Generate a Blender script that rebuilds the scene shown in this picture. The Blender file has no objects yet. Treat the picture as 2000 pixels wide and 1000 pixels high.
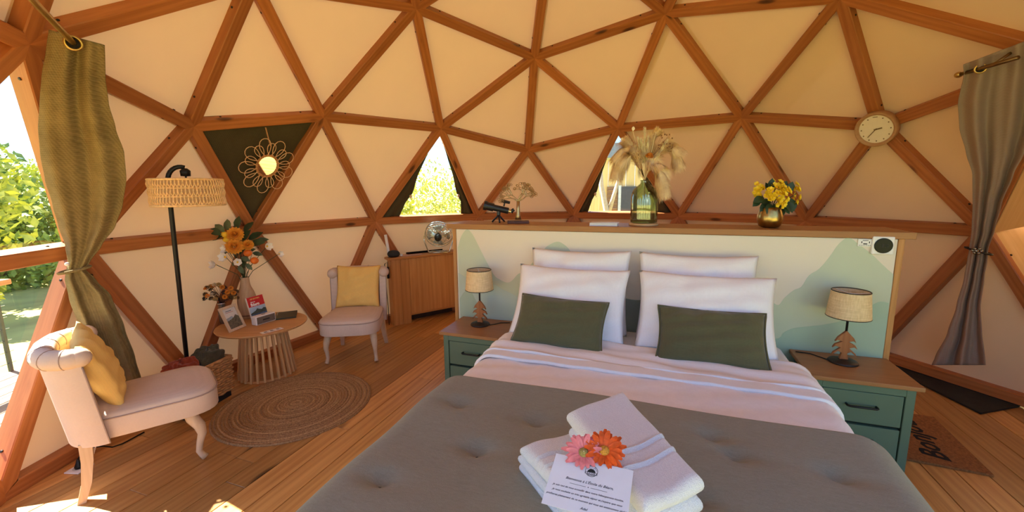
import bpy, bmesh, math, random
from mathutils import Vector, Matrix
random.seed(7)
sc = bpy.context.scene
COL = sc.collection
PI = math.pi
sin, cos, R_ = math.sin, math.cos, math.radians

# ------------------------------------------------------------------ camera
CAM = Vector((-.5821, -2.3356, 1.4830))
YAW, PITCH, ROLL, FPX = .07561, -.15665, -.010934, 813.64
_f = Vector((sin(YAW)*cos(PITCH), cos(YAW)*cos(PITCH), sin(PITCH)))
_r = Vector((cos(YAW), -sin(YAW), 0)); _u = _r.cross(_f)
RT = _r*cos(ROLL) + _u*sin(ROLL); UP = -_r*sin(ROLL) + _u*cos(ROLL)
cd = bpy.data.cameras.new('camera'); cam = bpy.data.objects.new('camera', cd); COL.objects.link(cam)
cd.sensor_fit = 'HORIZONTAL'; cd.sensor_width = 36; cd.lens = 36*FPX/2000; cd.clip_start = .05; cd.clip_end = 500
m = Matrix.Identity(4)
for i in range(3):
    m[i][0], m[i][1], m[i][2], m[i][3] = RT[i], UP[i], -_f[i], CAM[i]
cam.matrix_world = m
sc.camera = cam

# ------------------------------------------------------------------ light
w = bpy.data.worlds.new('sky'); sc.world = w; w.use_nodes = True
nt = w.node_tree; nt.nodes.clear()
def N(nt, t, **k):
    n = nt.nodes.new(t)
    for a, b in k.items(): setattr(n, a, b)
    return n
SUN_DIR = Vector((-.846, .42, 1.0)).normalized()          # towards the sun
sky = N(nt, 'ShaderNodeTexSky', sky_type='HOSEK_WILKIE'); sky.sun_direction = SUN_DIR; sky.turbidity = 2.2; sky.ground_albedo = .3
tc = N(nt, 'ShaderNodeTexCoord'); mp = N(nt, 'ShaderNodeMapping'); mp.inputs['Scale'].default_value = (1.6, 1.6, 5)
nz = N(nt, 'ShaderNodeTexNoise'); nz.inputs['Scale'].default_value = 2.2; nz.inputs['Detail'].default_value = 7; nz.inputs['Roughness'].default_value = .55
cr = N(nt, 'ShaderNodeValToRGB'); cr.color_ramp.elements[0].position = .56; cr.color_ramp.elements[1].position = .74
mx = N(nt, 'ShaderNodeMixRGB'); mx.inputs[2].default_value = (.62, .65, .68, 1)
tn_ = N(nt, 'ShaderNodeMixRGB', blend_type='MULTIPLY'); tn_.inputs[0].default_value = 1; tn_.inputs[2].default_value = (.72, .90, 1, 1)
bg = N(nt, 'ShaderNodeBackground'); bg.inputs[1].default_value = 1.7
out = N(nt, 'ShaderNodeOutputWorld')
L = nt.links.new
L(tc.outputs['Generated'], mp.inputs[0]); L(mp.outputs[0], nz.inputs[0]); L(nz.outputs[0], cr.inputs[0])
L(cr.outputs[0], mx.inputs[0]); L(sky.outputs[0], tn_.inputs[1]); L(tn_.outputs[0], mx.inputs[1]); L(mx.outputs[0], bg.inputs[0]); L(bg.outputs[0], out.inputs[0])
sl = bpy.data.lights.new('sun', 'SUN'); sl.energy = 5.0; sl.angle = .009; sl.color = (1, .95, .86)
so = bpy.data.objects.new('sun', sl); COL.objects.link(so); so.rotation_euler = SUN_DIR.to_track_quat('Z', 'Y').to_euler()
vs = sc.view_settings
vs.view_transform = 'Standard'; vs.look = 'None'; vs.gamma = 1; vs.use_curve_mapping = False; vs.exposure = 2.85
sc.cycles.use_denoising = True
sc.cycles.max_bounces = 12; sc.cycles.diffuse_bounces = 6; sc.cycles.transmission_bounces = 8; sc.cycles.transparent_max_bounces = 16
sc.cycles.sample_clamp_indirect = 6; sc.cycles.caustics_reflective = False; sc.cycles.caustics_refractive = False

# ------------------------------------------------------------------ helpers
def ray(u, v): return RT*((u-1000)/FPX) + UP*(-(v-500)/FPX) + _f
def on_z(u, v, z):
    d = ray(u, v); return CAM + d*((z-CAM.z)/d.z)
ANG = -.421
BU = Vector((cos(ANG), sin(ANG), 0)); BN = Vector((-sin(ANG), cos(ANG), 0))
def B(a, b, z=0): return BU*a + BN*b + Vector((0, 0, z))        # bed frame -> world
def on_b(u, v, b):
    d = ray(u, v); return CAM + d*((b-CAM.dot(BN))/d.dot(BN))
def on_plane(u, v, p, n):
    d = ray(u, v); return CAM + d*((p-CAM).dot(n)/d.dot(n))

def rgb(c): return (c[0], c[1], c[2], 1)
MATS = {}
def newmat(name):
    m = bpy.data.materials.new(name); m.use_nodes = True; nt = m.node_tree
    b = nt.nodes['Principled BSDF']; return m, nt, b
def coords(nt, scale=(1, 1, 1), rnd=True):
    tc = N(nt, 'ShaderNodeTexCoord'); mp = N(nt, 'ShaderNodeMapping'); mp.inputs['Scale'].default_value = scale
    nt.links.new(tc.outputs['Object'], mp.inputs[0])
    if rnd:
        oi = N(nt, 'ShaderNodeObjectInfo'); ml = N(nt, 'ShaderNodeMath', operation='MULTIPLY'); ml.inputs[1].default_value = 43.
        cb = N(nt, 'ShaderNodeCombineXYZ')
        nt.links.new(oi.outputs['Random'], ml.inputs[0])
        for i in range(3): nt.links.new(ml.outputs[0], cb.inputs[i])
        nt.links.new(cb.outputs[0], mp.inputs['Location'])
    return mp.outputs[0]
def noise(nt, vec, scale, detail=4, rough=.5, dist=0):
    n = N(nt, 'ShaderNodeTexNoise'); n.inputs['Scale'].default_value = scale; n.inputs['Detail'].default_value = detail
    n.inputs['Roughness'].default_value = rough; n.inputs['Distortion'].default_value = dist
    nt.links.new(vec, n.inputs['Vector']); return n.outputs[0]
def ramp(nt, fac, stops):
    r = N(nt, 'ShaderNodeValToRGB'); e = r.color_ramp.elements
    while len(e) < len(stops): e.new(.5)
    for x, (p, c) in zip(e, stops): x.position = p; x.color = rgb(c) if len(c) == 3 else c
    nt.links.new(fac, r.inputs[0]); return r.outputs[0]
def mix(nt, fac, a, b, mode='MIX'):
    n = N(nt, 'ShaderNodeMixRGB', blend_type=mode)
    for i, x in enumerate((fac, a, b)):
        if isinstance(x, (int, float)): n.inputs[i].default_value = x
        elif isinstance(x, tuple): n.inputs[i].default_value = rgb(x)
        else: nt.links.new(x, n.inputs[i])
    return n.outputs[0]
def bump(nt, b, h, strength=.3, dist=.002):
    n = N(nt, 'ShaderNodeBump'); n.inputs['Strength'].default_value = strength; n.inputs['Distance'].default_value = dist
    nt.links.new(h, n.inputs['Height']); nt.links.new(n.outputs[0], b.inputs['Normal'])
def mulc(c, k): return tuple(min(1, x*k) for x in c)
def plain(name, c, rough=.6, metal=0, var=.12, scale=25, bmp=0, bscale=300, spec=.4, bd=.001):
    m, nt, b = newmat(name); v = coords(nt)
    col = ramp(nt, noise(nt, v, scale, 3), [(.3, mulc(c, 1-var)), (.7, mulc(c, 1+var))])
    nt.links.new(col, b.inputs['Base Color']); b.inputs['Roughness'].default_value = rough; b.inputs['Metallic'].default_value = metal
    b.inputs['Specular IOR Level'].default_value = spec
    if bmp: bump(nt, b, noise(nt, v, bscale, 2), bmp, bd)
    MATS[name] = m; return m
def wood(name, c1, c2, axis=0, scale=1., rough=.5, knot=(.05, .02, .008), kd=1., tint=.25, spec=.35):
    """grain runs along the object's axis; knots and per-piece tint"""
    m, nt, b = newmat(name)
    def sv(l, t): s = [t, t, t]; s[axis] = l; return tuple(x*scale for x in s)
    broad = noise(nt, coords(nt, sv(1.3, 16)), 1, 3, .55, 1.2)
    fine = noise(nt, coords(nt, sv(4, 130)), 1, 3, .6)
    wv = N(nt, 'ShaderNodeTexWave', wave_type='BANDS'); wv.bands_direction = 'XYZ'[(axis+1) % 3]
    wv.inputs['Scale'].default_value = 1; wv.inputs['Distortion'].default_value = 9; wv.inputs['Detail'].default_value = 2
    wv.inputs['Detail Scale'].default_value = .6
    nt.links.new(coords(nt, sv(.9, 9)), wv.inputs[0])
    g = mix(nt, .35, broad, fine); g = mix(nt, .13, g, wv.outputs[1])
    col = ramp(nt, g, [(.25, c2), (.5, mix3(c1, c2, .5)), (.75, c1)])
    if kd:
        vo = N(nt, 'ShaderNodeTexVoronoi'); vo.inputs['Scale'].default_value = 1; vo.inputs['Randomness'].default_value = 1
        nt.links.new(coords(nt, sv(2.6*kd, 8*kd)), vo.inputs[0])
        k = ramp(nt, vo.outputs['Distance'], [(.0, (1, 1, 1)), (.10, (.8, .8, .8)), (.17, (.12, .12, .12)), (.33, (0, 0, 0))])
        sel = noise(nt, coords(nt, sv(1.1, 3)), 1, 1); sel = ramp(nt, sel, [(.5, (0, 0, 0)), (.56, (1, 1, 1))])
        k = mix(nt, 1, k, sel, 'MULTIPLY')
        col = mix(nt, k, col, knot)
    oi = N(nt, 'ShaderNodeObjectInfo')
    t = ramp(nt, oi.outputs['Random'], [(0, mulc((1, 1, 1), 1-tint)), (1, (1, 1, 1))])
    col = mix(nt, 1, col, t, 'MULTIPLY')
    nt.links.new(col, b.inputs['Base Color']); b.inputs['Roughness'].default_value = rough; b.inputs['Specular IOR Level'].default_value = spec
    bump(nt, b, g, .12, .002)
    MATS[name] = m; return m
def mix3(a, b, t): return tuple(x*(1-t)+y*t for x, y in zip(a, b))
def fabric(name, c, scale=900, var=.12, bmp=.35, rough=.9, fuzz=0, c2=None, trans=0):
    m, nt, b = newmat(name); v = coords(nt, rnd=False)
    c2 = c2 or mulc(c, 1-var)
    weave = N(nt, 'ShaderNodeTexWave', wave_type='BANDS'); weave.bands_direction = 'X'; weave.inputs['Scale'].default_value = scale/12; weave.inputs['Distortion'].default_value = 3
    weave2 = N(nt, 'ShaderNodeTexWave', wave_type='BANDS'); weave2.bands_direction = 'Z'; weave2.inputs['Scale'].default_value = scale/12; weave2.inputs['Distortion'].default_value = 3
    nt.links.new(v, weave.inputs[0]); nt.links.new(v, weave2.inputs[0])
    h = mix(nt, .5, weave.outputs[1], weave2.outputs[1]); big = noise(nt, v, 6, 3); med = noise(nt, v, scale/8, 3)
    g = mix(nt, .5, mix(nt, .5, h, med), big)
    nt.links.new(ramp(nt, g, [(.3, c2), (.7, mulc(c, 1+var*.5))]), b.inputs['Base Color'])
    b.inputs['Roughness'].default_value = rough; b.inputs['Specular IOR Level'].default_value = .15
    if fuzz: b.inputs['Sheen Weight'].default_value = fuzz
    bump(nt, b, mix(nt, .5, h, med), bmp, .001)
    MATS[name] = m; return m
def emit_none(): pass
def glass_mat(name, tint=(.97, .99, .98), refl=.06):
    m = bpy.data.materials.new(name); m.use_nodes = True; nt = m.node_tree; nt.nodes.clear()
    t = N(nt, 'ShaderNodeBsdfTransparent'); t.inputs[0].default_value = rgb(tint)
    g = N(nt, 'ShaderNodeBsdfGlossy'); g.inputs['Roughness'].default_value = .02
    lw = N(nt, 'ShaderNodeLayerWeight'); lw.inputs[0].default_value = .5
    pw = N(nt, 'ShaderNodeMath', operation='POWER'); pw.inputs[1].default_value = 4; nt.links.new(lw.outputs['Facing'], pw.inputs[0])
    fr = N(nt, 'ShaderNodeMath', operation='MULTIPLY_ADD'); fr.inputs[1].default_value = .6; fr.inputs[2].default_value = refl; nt.links.new(pw.outputs[0], fr.inputs[0])
    mxs = N(nt, 'ShaderNodeMixShader'); o = N(nt, 'ShaderNodeOutputMaterial')
    nt.links.new(fr.outputs[0], mxs.inputs[0]); nt.links.new(t.outputs[0], mxs.inputs[1]); nt.links.new(g.outputs[0], mxs.inputs[2]); nt.links.new(mxs.outputs[0], o.inputs[0])
    MATS[name] = m; return m
def translucent(name, c, frac, ct=None, weave=True):
    m = bpy.data.materials.new(name); m.use_nodes = True; nt = m.node_tree; nt.nodes.clear()
    v = coords(nt, rnd=False)
    col = ramp(nt, noise(nt, v, 3, 3), [(.3, mulc(c, .96)), (.7, c)])
    d = N(nt, 'ShaderNodeBsdfDiffuse'); t = N(nt, 'ShaderNodeBsdfTranslucent'); t.inputs[0].default_value = rgb(ct or c)
    nt.links.new(col, d.inputs[0])
    mxs = N(nt, 'ShaderNodeMixShader'); mxs.inputs[0].default_value = frac; o = N(nt, 'ShaderNodeOutputMaterial')
    bn = N(nt, 'ShaderNodeBump'); bn.inputs['Strength'].default_value = .15; bn.inputs['Distance'].default_value = .003
    nt.links.new(noise(nt, v, 60, 4), bn.inputs['Height']); nt.links.new(bn.outputs[0], d.inputs['Normal'])
    nt.links.new(d.outputs[0], mxs.inputs[1]); nt.links.new(t.outputs[0], mxs.inputs[2]); nt.links.new(mxs.outputs[0], o.inputs[0])
    MATS[name] = m; return m

class MB:
    def __init__(s): s.v = []; s.f = []; s.mi = []
    def add(s, vs, fs, T=None, mi=0):
        o = len(s.v)
        s.v += [(T @ Vector(p)) if T is not None else Vector(p) for p in vs]
        s.f += [tuple(i+o for i in f) for f in fs]; s.mi += [mi]*len(fs); return s
    def box(s, c, d, T=None, mi=0):
        x, y, z = d[0]/2, d[1]/2, d[2]/2
        vs = [(c[0]+i*x, c[1]+j*y, c[2]+k*z) for i in (-1, 1) for j in (-1, 1) for k in (-1, 1)]
        return s.add(vs, [(0, 1, 3, 2), (4, 6, 7, 5), (0, 4, 5, 1), (2, 3, 7, 6), (0, 2, 6, 4), (1, 5, 7, 3)], T, mi)
    def prism(s, poly, z0, z1, T=None, mi=0):
        n = len(poly)
        vs = [(x, y, z0) for x, y in poly] + [(x, y, z1) for x, y in poly]
        return s.add(vs, [tuple(range(n-1, -1, -1)), tuple(range(n, 2*n))] + [(i, (i+1) % n, n+(i+1) % n, n+i) for i in range(n)], T, mi)
    def lathe(s, prof, n=24, T=None, cap=True, mi=0):
        vs = [(r*cos(2*PI*i/n), r*sin(2*PI*i/n), z) for r, z in prof for i in range(n)]
        k = len(prof)
        fs = [(a*n+i, a*n+(i+1) % n, (a+1)*n+(i+1) % n, (a+1)*n+i) for a in range(k-1) for i in range(n)]
        if cap: fs += [tuple(range(n-1, -1, -1)), tuple((k-1)*n+i for i in range(n))]
        return s.add(vs, fs, T, mi)
    def tube(s, path, r, n=8, closed=False, T=None, mi=0):
        P = [Vector(p) for p in path]; k = len(P); rr = r if isinstance(r, (list, tuple)) else [r]*k
        vs = []; prev = None
        for i, p in enumerate(P):
            t = (P[(i+1) % k]-P[i-1]) if closed else (P[min(i+1, k-1)]-P[max(i-1, 0)])
            t = t.normalized() if t.length > 1e-9 else Vector((0, 0, 1))
            a = prev if prev is not None else (Vector((0, 0, 1)) if abs(t.z) < .9 else Vector((1, 0, 0)))
            a = (a - t*a.dot(t)); a = a.normalized() if a.length > 1e-6 else t.orthogonal().normalized()
            prev = a; b = t.cross(a)
            vs += [p + (a*cos(2*PI*j/n) + b*sin(2*PI*j/n))*rr[i] for j in range(n)]
        fs = []
        for i in range(k if closed else k-1):
            q = (i+1) % k
            fs += [(i*n+j, i*n+(j+1) % n, q*n+(j+1) % n, q*n+j) for j in range(n)]
        if not closed: fs += [tuple(range(n-1, -1, -1)), tuple((k-1)*n+j for j in range(n))]
        return s.add(vs, fs, T, mi)
    def grid(s, fn, nu, nv, cu=False, cv=False, T=None, mi=0):
        vs = [fn(i/(nu if cu else nu-1), j/(nv if cv else nv-1)) for i in range(nu) for j in range(nv)]
        fs = []
        for i in range(nu if cu else nu-1):
            for j in range(nv if cv else nv-1):
                a, b = (i+1) % nu, (j+1) % nv
                fs.append((i*nv+j, a*nv+j, a*nv+b, i*nv+b))
        return s.add(vs, fs, T, mi)
    def sphere(s, c, r, n=12, k=8, T=None, mi=0):
        rx, ry, rz = r if isinstance(r, (tuple, list)) else (r, r, r)
        vs = [(c[0], c[1], c[2]-rz)]
        for a in range(1, k):
            th = PI*a/k
            vs += [(c[0]+rx*sin(th)*cos(2*PI*i/n), c[1]+ry*sin(th)*sin(2*PI*i/n), c[2]-rz*cos(th)) for i in range(n)]
        vs.append((c[0], c[1], c[2]+rz))
        fs = [(0, 1+(i+1) % n, 1+i) for i in range(n)]
        for a in range(k-2): fs += [(1+a*n+i, 1+a*n+(i+1) % n, 1+(a+1)*n+(i+1) % n, 1+(a+1)*n+i) for i in range(n)]
        e = len(vs)-1
        fs += [(1+(k-2)*n+i, 1+(k-2)*n+(i+1) % n, e) for i in range(n)]
        return s.add(vs, fs, T, mi)
    def mesh(s, name, mats, smooth=False):
        me = bpy.data.meshes.new(name); me.from_pydata([tuple(p) for p in s.v], [], s.f)
        for mm in (mats if isinstance(mats, (list, tuple)) else [mats]): me.materials.append(mm)
        me.polygons.foreach_set('material_index', s.mi)
        me.polygons.foreach_set('use_smooth', [smooth]*len(me.polygons))
        bm = bmesh.new(); bm.from_mesh(me); bmesh.ops.recalc_face_normals(bm, faces=bm.faces); bm.to_mesh(me); bm.free()
        me.update(); return me
    def build(s, name, mats, parent=None, smooth=False, bev=0, seg=2, sub=0, loc=None, rot=None, solid=0):
        o = bpy.data.objects.new(name, s.mesh(name, mats, smooth)); COL.objects.link(o)
        if parent: o.parent = parent
        if loc is not None: o.location = loc
        if rot is not None: o.rotation_euler = rot
        if solid:
            q = o.modifiers.new('thickness', 'SOLIDIFY'); q.thickness = solid; q.offset = 0
        if bev:
            q = o.modifiers.new('bevel', 'BEVEL'); q.width = bev; q.segments = seg; q.limit_method = 'ANGLE'; q.angle_limit = R_(40)
            if smooth is False and seg > 1: pass
        if sub:
            q = o.modifiers.new('subdivision', 'SUBSURF'); q.levels = sub; q.render_levels = sub
        return o
def link(name, me, parent=None, loc=None, rot=None, scale=None):
    o = bpy.data.objects.new(name, me); COL.objects.link(o)
    if parent: o.parent = parent
    if loc is not None: o.location = loc
    if rot is not None: o.rotation_euler = rot
    if scale is not None: o.scale = scale
    return o
def tag(o, label=None, cat=None, group=None, kind=None):
    if label: o['label'] = label
    if cat: o['category'] = cat
    if group: o['group'] = group
    if kind: o['kind'] = kind
    return o
def thing(name, label, cat, loc=(0, 0, 0), rz=0, group=None, rot=None):
    o = bpy.data.objects.new(name, None); COL.objects.link(o); o.empty_display_size = .05
    o.location = loc; o.rotation_euler = rot if rot is not None else (0, 0, rz)
    return tag(o, label, cat, group)
def structure(name, loc=(0, 0, 0), label=None):
    o = bpy.data.objects.new(name, None); COL.objects.link(o); o.location = loc
    return tag(o, label, None, None, 'structure')
def copy_tree(o, parent=None):
    c = o.copy(); COL.objects.link(c); c.parent = parent
    for ch in list(o.children): copy_tree(ch, c)
    return c
def frame_matrix(o, x, y, z):
    m = Matrix.Identity(4)
    for i in range(3): m[i][0], m[i][1], m[i][2], m[i][3] = x[i], y[i], z[i], o[i]
    return m
def text_mb(body, size, mat, name, parent, M_, shear=0, align='CENTER', extrude=.0002, bold=0, space=1.0):
    cu = bpy.data.curves.new('writing', 'FONT'); cu.body = body; cu.size = size; cu.shear = shear; cu.align_x = align; cu.align_y = 'CENTER'
    cu.extrude = extrude; cu.offset = bold; cu.resolution_u = 2; cu.space_character = space
    t = bpy.data.objects.new('writing', cu); COL.objects.link(t)
    dg = bpy.context.evaluated_depsgraph_get()
    me = bpy.data.meshes.new_from_object(t.evaluated_get(dg)); bpy.data.objects.remove(t); bpy.data.curves.remove(cu)
    me.materials.clear(); me.materials.append(mat); me.transform(M_)
    o = bpy.data.objects.new(name, me); COL.objects.link(o); o.parent = parent; return o

# ------------------------------------------------------------------ materials of the shell
strut_wood = wood('douglas_fir', (.64, .245, .078), (.37, .115, .03), 0, 1.0, .42, knot=(.06, .018, .006), kd=.9, tint=.28)
pine_floor = wood('floor_pine', (.90, .50, .165), (.52, .215, .05), 0, .8, .34, knot=(.06, .018, .006), kd=.7, tint=.48, spec=.5)
pine_pale = wood('pale_pine', (.82, .56, .27), (.64, .38, .15), 0, 1, .5, kd=.6, tint=.1)
canvas = translucent('cream_canvas', (.85, .605, .37), .02, (.90, .62, .36))
blind_m = fabric('dark_olive_canvas', (.085, .068, .035), 500, .2, .3)
glass = glass_mat('window_glass')
bolt_m = plain('dark_steel', (.05, .04, .035), .4, .8)

# ------------------------------------------------------------------ the dome: a three-frequency geodesic shell
RD, ZC = 3.0, .6
ico = [Vector((0, 0, 1))]
zz, rr = 1/5**.5, 2/5**.5
ico += [Vector((rr*cos(R_(90+72*k)), rr*sin(R_(90+72*k)), zz)) for k in range(5)]
ico += [Vector((rr*cos(R_(126+72*k)), rr*sin(R_(126+72*k)), -zz)) for k in range(5)]
IF = [(0, 1+k, 1+(k+1) % 5) for k in range(5)] + [(1+k, 6+k, 1+(k+1) % 5) for k in range(5)] + [(6+k, 6+(k+1) % 5, 1+(k+1) % 5) for k in range(5)]
nodes, key = [], {}
def node(p):
    p = p.normalized(); z = p.z
    if .1 < z < .25: z = .186
    elif -.25 < z < -.1: z = -.188
    h = Vector((p.x, p.y, 0)).normalized()*math.sqrt(max(0, 1-z*z)) if abs(z) < .999 else Vector((0, 0, 0))
    q = Vector((h.x, h.y, z)); k = tuple(round(c, 2) for c in q)
    for dk in key:
        if max(abs(a-b) for a, b in zip(dk, k)) < .03: return key[dk]
    key[k] = len(nodes); nodes.append(q); return key[k]
tris = []
for a, b, c in IF:
    g = {}
    for i in range(4):
        for j in range(4-i):
            p = (ico[a]*i + ico[b]*j + ico[c]*(3-i-j))/3
            g[i, j] = node(p) if p.normalized().z > -.25 else None
    for i in range(3):
        for j in range(3-i):
            for t in ((g[i, j], g[i+1, j], g[i, j+1]),) + (((g[i+1, j], g[i+1, j+1], g[i, j+1]),) if i+j < 2 else ()):
                if None not in t: tris.append(t)
NW = [Vector((q.x*RD, q.y*RD, q.z*RD+ZC)) for q in nodes]
CEN = Vector((0, 0, ZC))
def az(p): return math.degrees(math.atan2(p.x, p.y))          # 0 = straight to the back of the dome, + to the right
def find(a, z):
    return min(range(len(nodes)), key=lambda i: abs((az(nodes[i])-a+180) % 360-180)/60 + abs(nodes[i].z-z)*4)
n_r83, n_r94, n_r108, n_rb96 = find(83.8, .186), find(94.4, .515), find(108, .186), find(96.2, -.188)
NW[n_rb96].x += .20                                            # the sill of the entrance stands a little proud
DOOR = [{n_r83, n_r94, n_r108}, {n_r83, n_r108, n_rb96}]
WIN = [{find(-22.4, .515), find(-11.8, .186), find(-36, .186)}, {find(22.4, .515), find(11.8, .186), find(36, .186)}]
BLIND = {find(-72, .447), find(-49.6, .515), find(-60.2, .186)}
def is_clear(t):
    c = sum((nodes[i] for i in t), Vector())/3; a = az(c)
    return (a < -86 or a > 122) and (c.z < .33 or ((a < -150 or a > 122) and c.z < .66))  # panels out of view: glass chosen to admit light, canvas to block sun on bed
wall = structure('wall_dome', (0, 0, 0))
PO = .072
nwin = 0
OUTER = [CEN + (p-CEN)*(1+PO/RD) for p in NW]
blind_tri = None; win_tris = []
for t in tris:
    s = set(t); P = [OUTER[i] for i in t]
    if s in DOOR: continue
    mb = MB(); c = sum(P, Vector())/3
    mb.add([p-c for p in P], [(0, 1, 2)])
    if s in WIN or is_clear(t):
        nwin += 1
        o = mb.build('window_%d' % nwin, glass, loc=c); tag(o, kind='structure')
        if s in WIN: win_tris.append((t, P))
    else:
        mb.build('canvas_panel', canvas, wall, loc=c)
        if s == BLIND: blind_tri = (t, P)
edges = set()
for t in tris:
    for i in range(3): edges.add(tuple(sorted((t[i], t[(i+1) % 3]))))
edges.discard(tuple(sorted((n_r83, n_r108))))
nb = {i: [] for i in range(len(nodes))}
for a, b in edges: nb[a].append(b); nb[b].append(a)
frame = structure('trim_1')
base = structure('baseboard_round')
SW, SD = .080, .092
bolt_me = MB().lathe([(.0075, -.001), (.0075, .003), (.005, .005)], 8).mesh('bolt', bolt_m)
def in_view(p):
    d = p-CAM; zf = d.dot(_f)
    return zf > .2 and abs(d.dot(RT)/zf*FPX) < 1060 and -560 < d.dot(UP)/zf*FPX < 560
nbolt = 0
for a, b in sorted(edges):
    A, Bp = NW[a], NW[b]; isbase = nodes[a].z < -.1 and nodes[b].z < -.1
    mid = (A+Bp)/2; X = (Bp-A).normalized(); L_ = (Bp-A).length
    Zr = (mid-CEN); 
    if isbase: Zr.z = 0
    Zr = (Zr - X*Zr.dot(X)).normalized(); Y = Zr.cross(X)
    T = frame_matrix(mid, X, Y, Zr)
    hw = SW/2*(1. if not isbase else .95); ch = .005; d = SD
    sec = [(-hw+ch, 0), (hw-ch, 0), (hw, ch), (hw, d), (-hw, d), (-hw, ch)]
    bm = bmesh.new(); vs = []
    for x in (-L_/2-.06, L_/2+.06):
        vs.append([bm.verts.new((x, y, z)) for y, z in sec])
    for i in range(6): bm.faces.new((vs[0][i], vs[0][(i+1) % 6], vs[1][(i+1) % 6], vs[1][i]))
    bm.faces.new(vs[0][::-1]); bm.faces.new(vs[1])
    Ti = T.inverted(); T3 = Ti.to_3x3()
    for n0, n1 in ((a, b), (b, a)):
        rad = (NW[n0]-CEN).normalized()
        def tang(k):
            v = NW[k]-NW[n0]; return (v-rad*v.dot(rad)).normalized()
        ti = tang(n1); others = []
        for k in nb[n0]:
            if k != n1:
                tk = tang(k); others.append((math.atan2(rad.dot(ti.cross(tk)), ti.dot(tk)), tk))
        pos = [o for o in others if o[0] > 0]; neg = [o for o in others if o[0] < 0]
        for q in ([min(pos)] if pos else []) + ([max(neg)] if neg else []):
            no = -(ti-q[1])
            bmesh.ops.bisect_plane(bm, geom=bm.verts[:]+bm.edges[:]+bm.faces[:], plane_co=Ti @ NW[n0], plane_no=T3 @ no, clear_outer=True)
    bmesh.ops.recalc_face_normals(bm, faces=bm.faces)
    me = bpy.data.meshes.new('strut'); bm.to_mesh(me); bm.free(); me.materials.append(strut_wood)
    o = link('board' if isbase else 'strut', me, base if isbase else frame); o.matrix_world = T
    if not isbase and in_view(mid) and nbolt < 280:
        for sx in (-1, 1):
            for (sy, px) in ((1, .16), (-1, .20)):
                if nbolt >= 280: break
                q = link('bolt', bolt_me, o, (sx*(L_/2-px), sy*(hw+.0), .045), (-sy*PI/2, 0, 0)); nbolt += 1
# ------------------------------------------------------------------ floor planks
floor = structure('floor')
PW, RF = .138, 3.02
FA = PI/2 + ANG
fx, fy = Vector((cos(FA), sin(FA), 0)), Vector((-sin(FA), cos(FA), 0))
rnd = random.Random(3)
k = -int(RF/PW)-1
while k*PW < RF:
    y0 = k*PW; ym = y0+PW/2; k += 1
    if abs(ym) > RF: continue
    half = math.sqrt(RF*RF-ym*ym)
    cuts = [-half]; x = -half + rnd.uniform(.6, 2.4)
    while x < half-.4: cuts.append(x); x += rnd.uniform(1.7, 2.5)
    cuts.append(half)
    for x0, x1 in zip(cuts, cuts[1:]):
        mb = MB().box((0, 0, -.011), (x1-x0-.002, PW-.0035, .022))
        mb.build('plank', pine_floor, floor, loc=fx*((x0+x1)/2)+fy*ym, rot=(0, 0, FA), bev=.0018, seg=1)
sub = MB().lathe([(3.05, -.12), (3.05, -.024)], 60).build('floor_base', plain('subfloor', (.10, .06, .03), .9), floor)

# ------------------------------------------------------------------ window flaps, blind
def tri_frame(P):
    c = sum(P, Vector())/3; n = (P[1]-P[0]).cross(P[2]-P[0]).normalized()
    if n.dot(CEN-c) < 0: n = -n                     # inwards
    return c, n
t, P = blind_tri; c, n = tri_frame(P)
Q = [c + (p-c)*.985 + n*.02 for p in P]
mb = MB()
def bl(u, v):
    a = Q[0].lerp(Q[1], u); p = a.lerp(Q[2], v*.995)
    return p + n*(.006*sin(9*u+3*v)+.004*sin(23*v+5*u))
mb.grid(bl, 24, 24)
tag(mb.build('window_blind', blind_m, smooth=True, solid=.003), 'dark olive canvas blind closing the triangle behind the rattan mirror', 'blind')
tie_m = plain('cream_cord', (.75, .55, .35), .8)
for wi, (t, P) in enumerate(win_tris):
    c, n = tri_frame(P)
    top = max(P, key=lambda p: p.z); lo = sorted([p for p in P if p is not top], key=lambda p: p.x)
    where = 'the left one beside the pine cabinet' if wi == 0 else 'x'
    for side in (0, 1):
        e, o2 = lo[side], lo[1-side]
        frac = [(0, .30), (.25, .20), (.5, .20), (.70, .24), (.80, .20), (1, .20)] if side == 0 else [(0, .30), (.25, .17), (.5, .13), (.70, .15), (.80, .12), (1, .17)]
        if wi == 1: frac = [(a, f*(.62 if side == 0 else 1.15)) for a, f in frac]
        def fr(s):
            for (a0, f0), (a1, f1) in zip(frac, frac[1:]):
                if s <= a1: return f0+(f1-f0)*(s-a0)/(a1-a0)
            return frac[-1][1]
        def fl(u, v, e=e, o2=o2):
            s = .01+.985*u; pe = top.lerp(e, s); po = top.lerp(o2, s)
            q = pe.lerp(po, .012+fr(s)*v)
            return q + n*(.024+.014*sin(v*9+s*4)*(.3+s)*(1 if v < .98 else .4))
        ob = thing('window_flap', 'dark olive flap tied back on the %s of window %s' % (
            ('cabinet side', 'telescope side')[side] if wi == 0 else ('telescope side', 'pampas vase side')[side],
            'behind the fan' if wi == 0 else 'behind the pampas vase'), 'curtain', c)
        m2 = MB(); m2.grid(lambda u, v: fl(u, v)-c, 22, 12); m2.build('fabric', blind_m, ob, smooth=True, solid=.004)
        k2 = fl(.74, 1.0)-c + n*.01
        m2 = MB().sphere(k2, (.016, .012, .02), 8, 6).tube([k2, k2+Vector((.01, -.005, -.04))], .004, 5); m2.build('tie', tie_m, ob, smooth=True)

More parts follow.
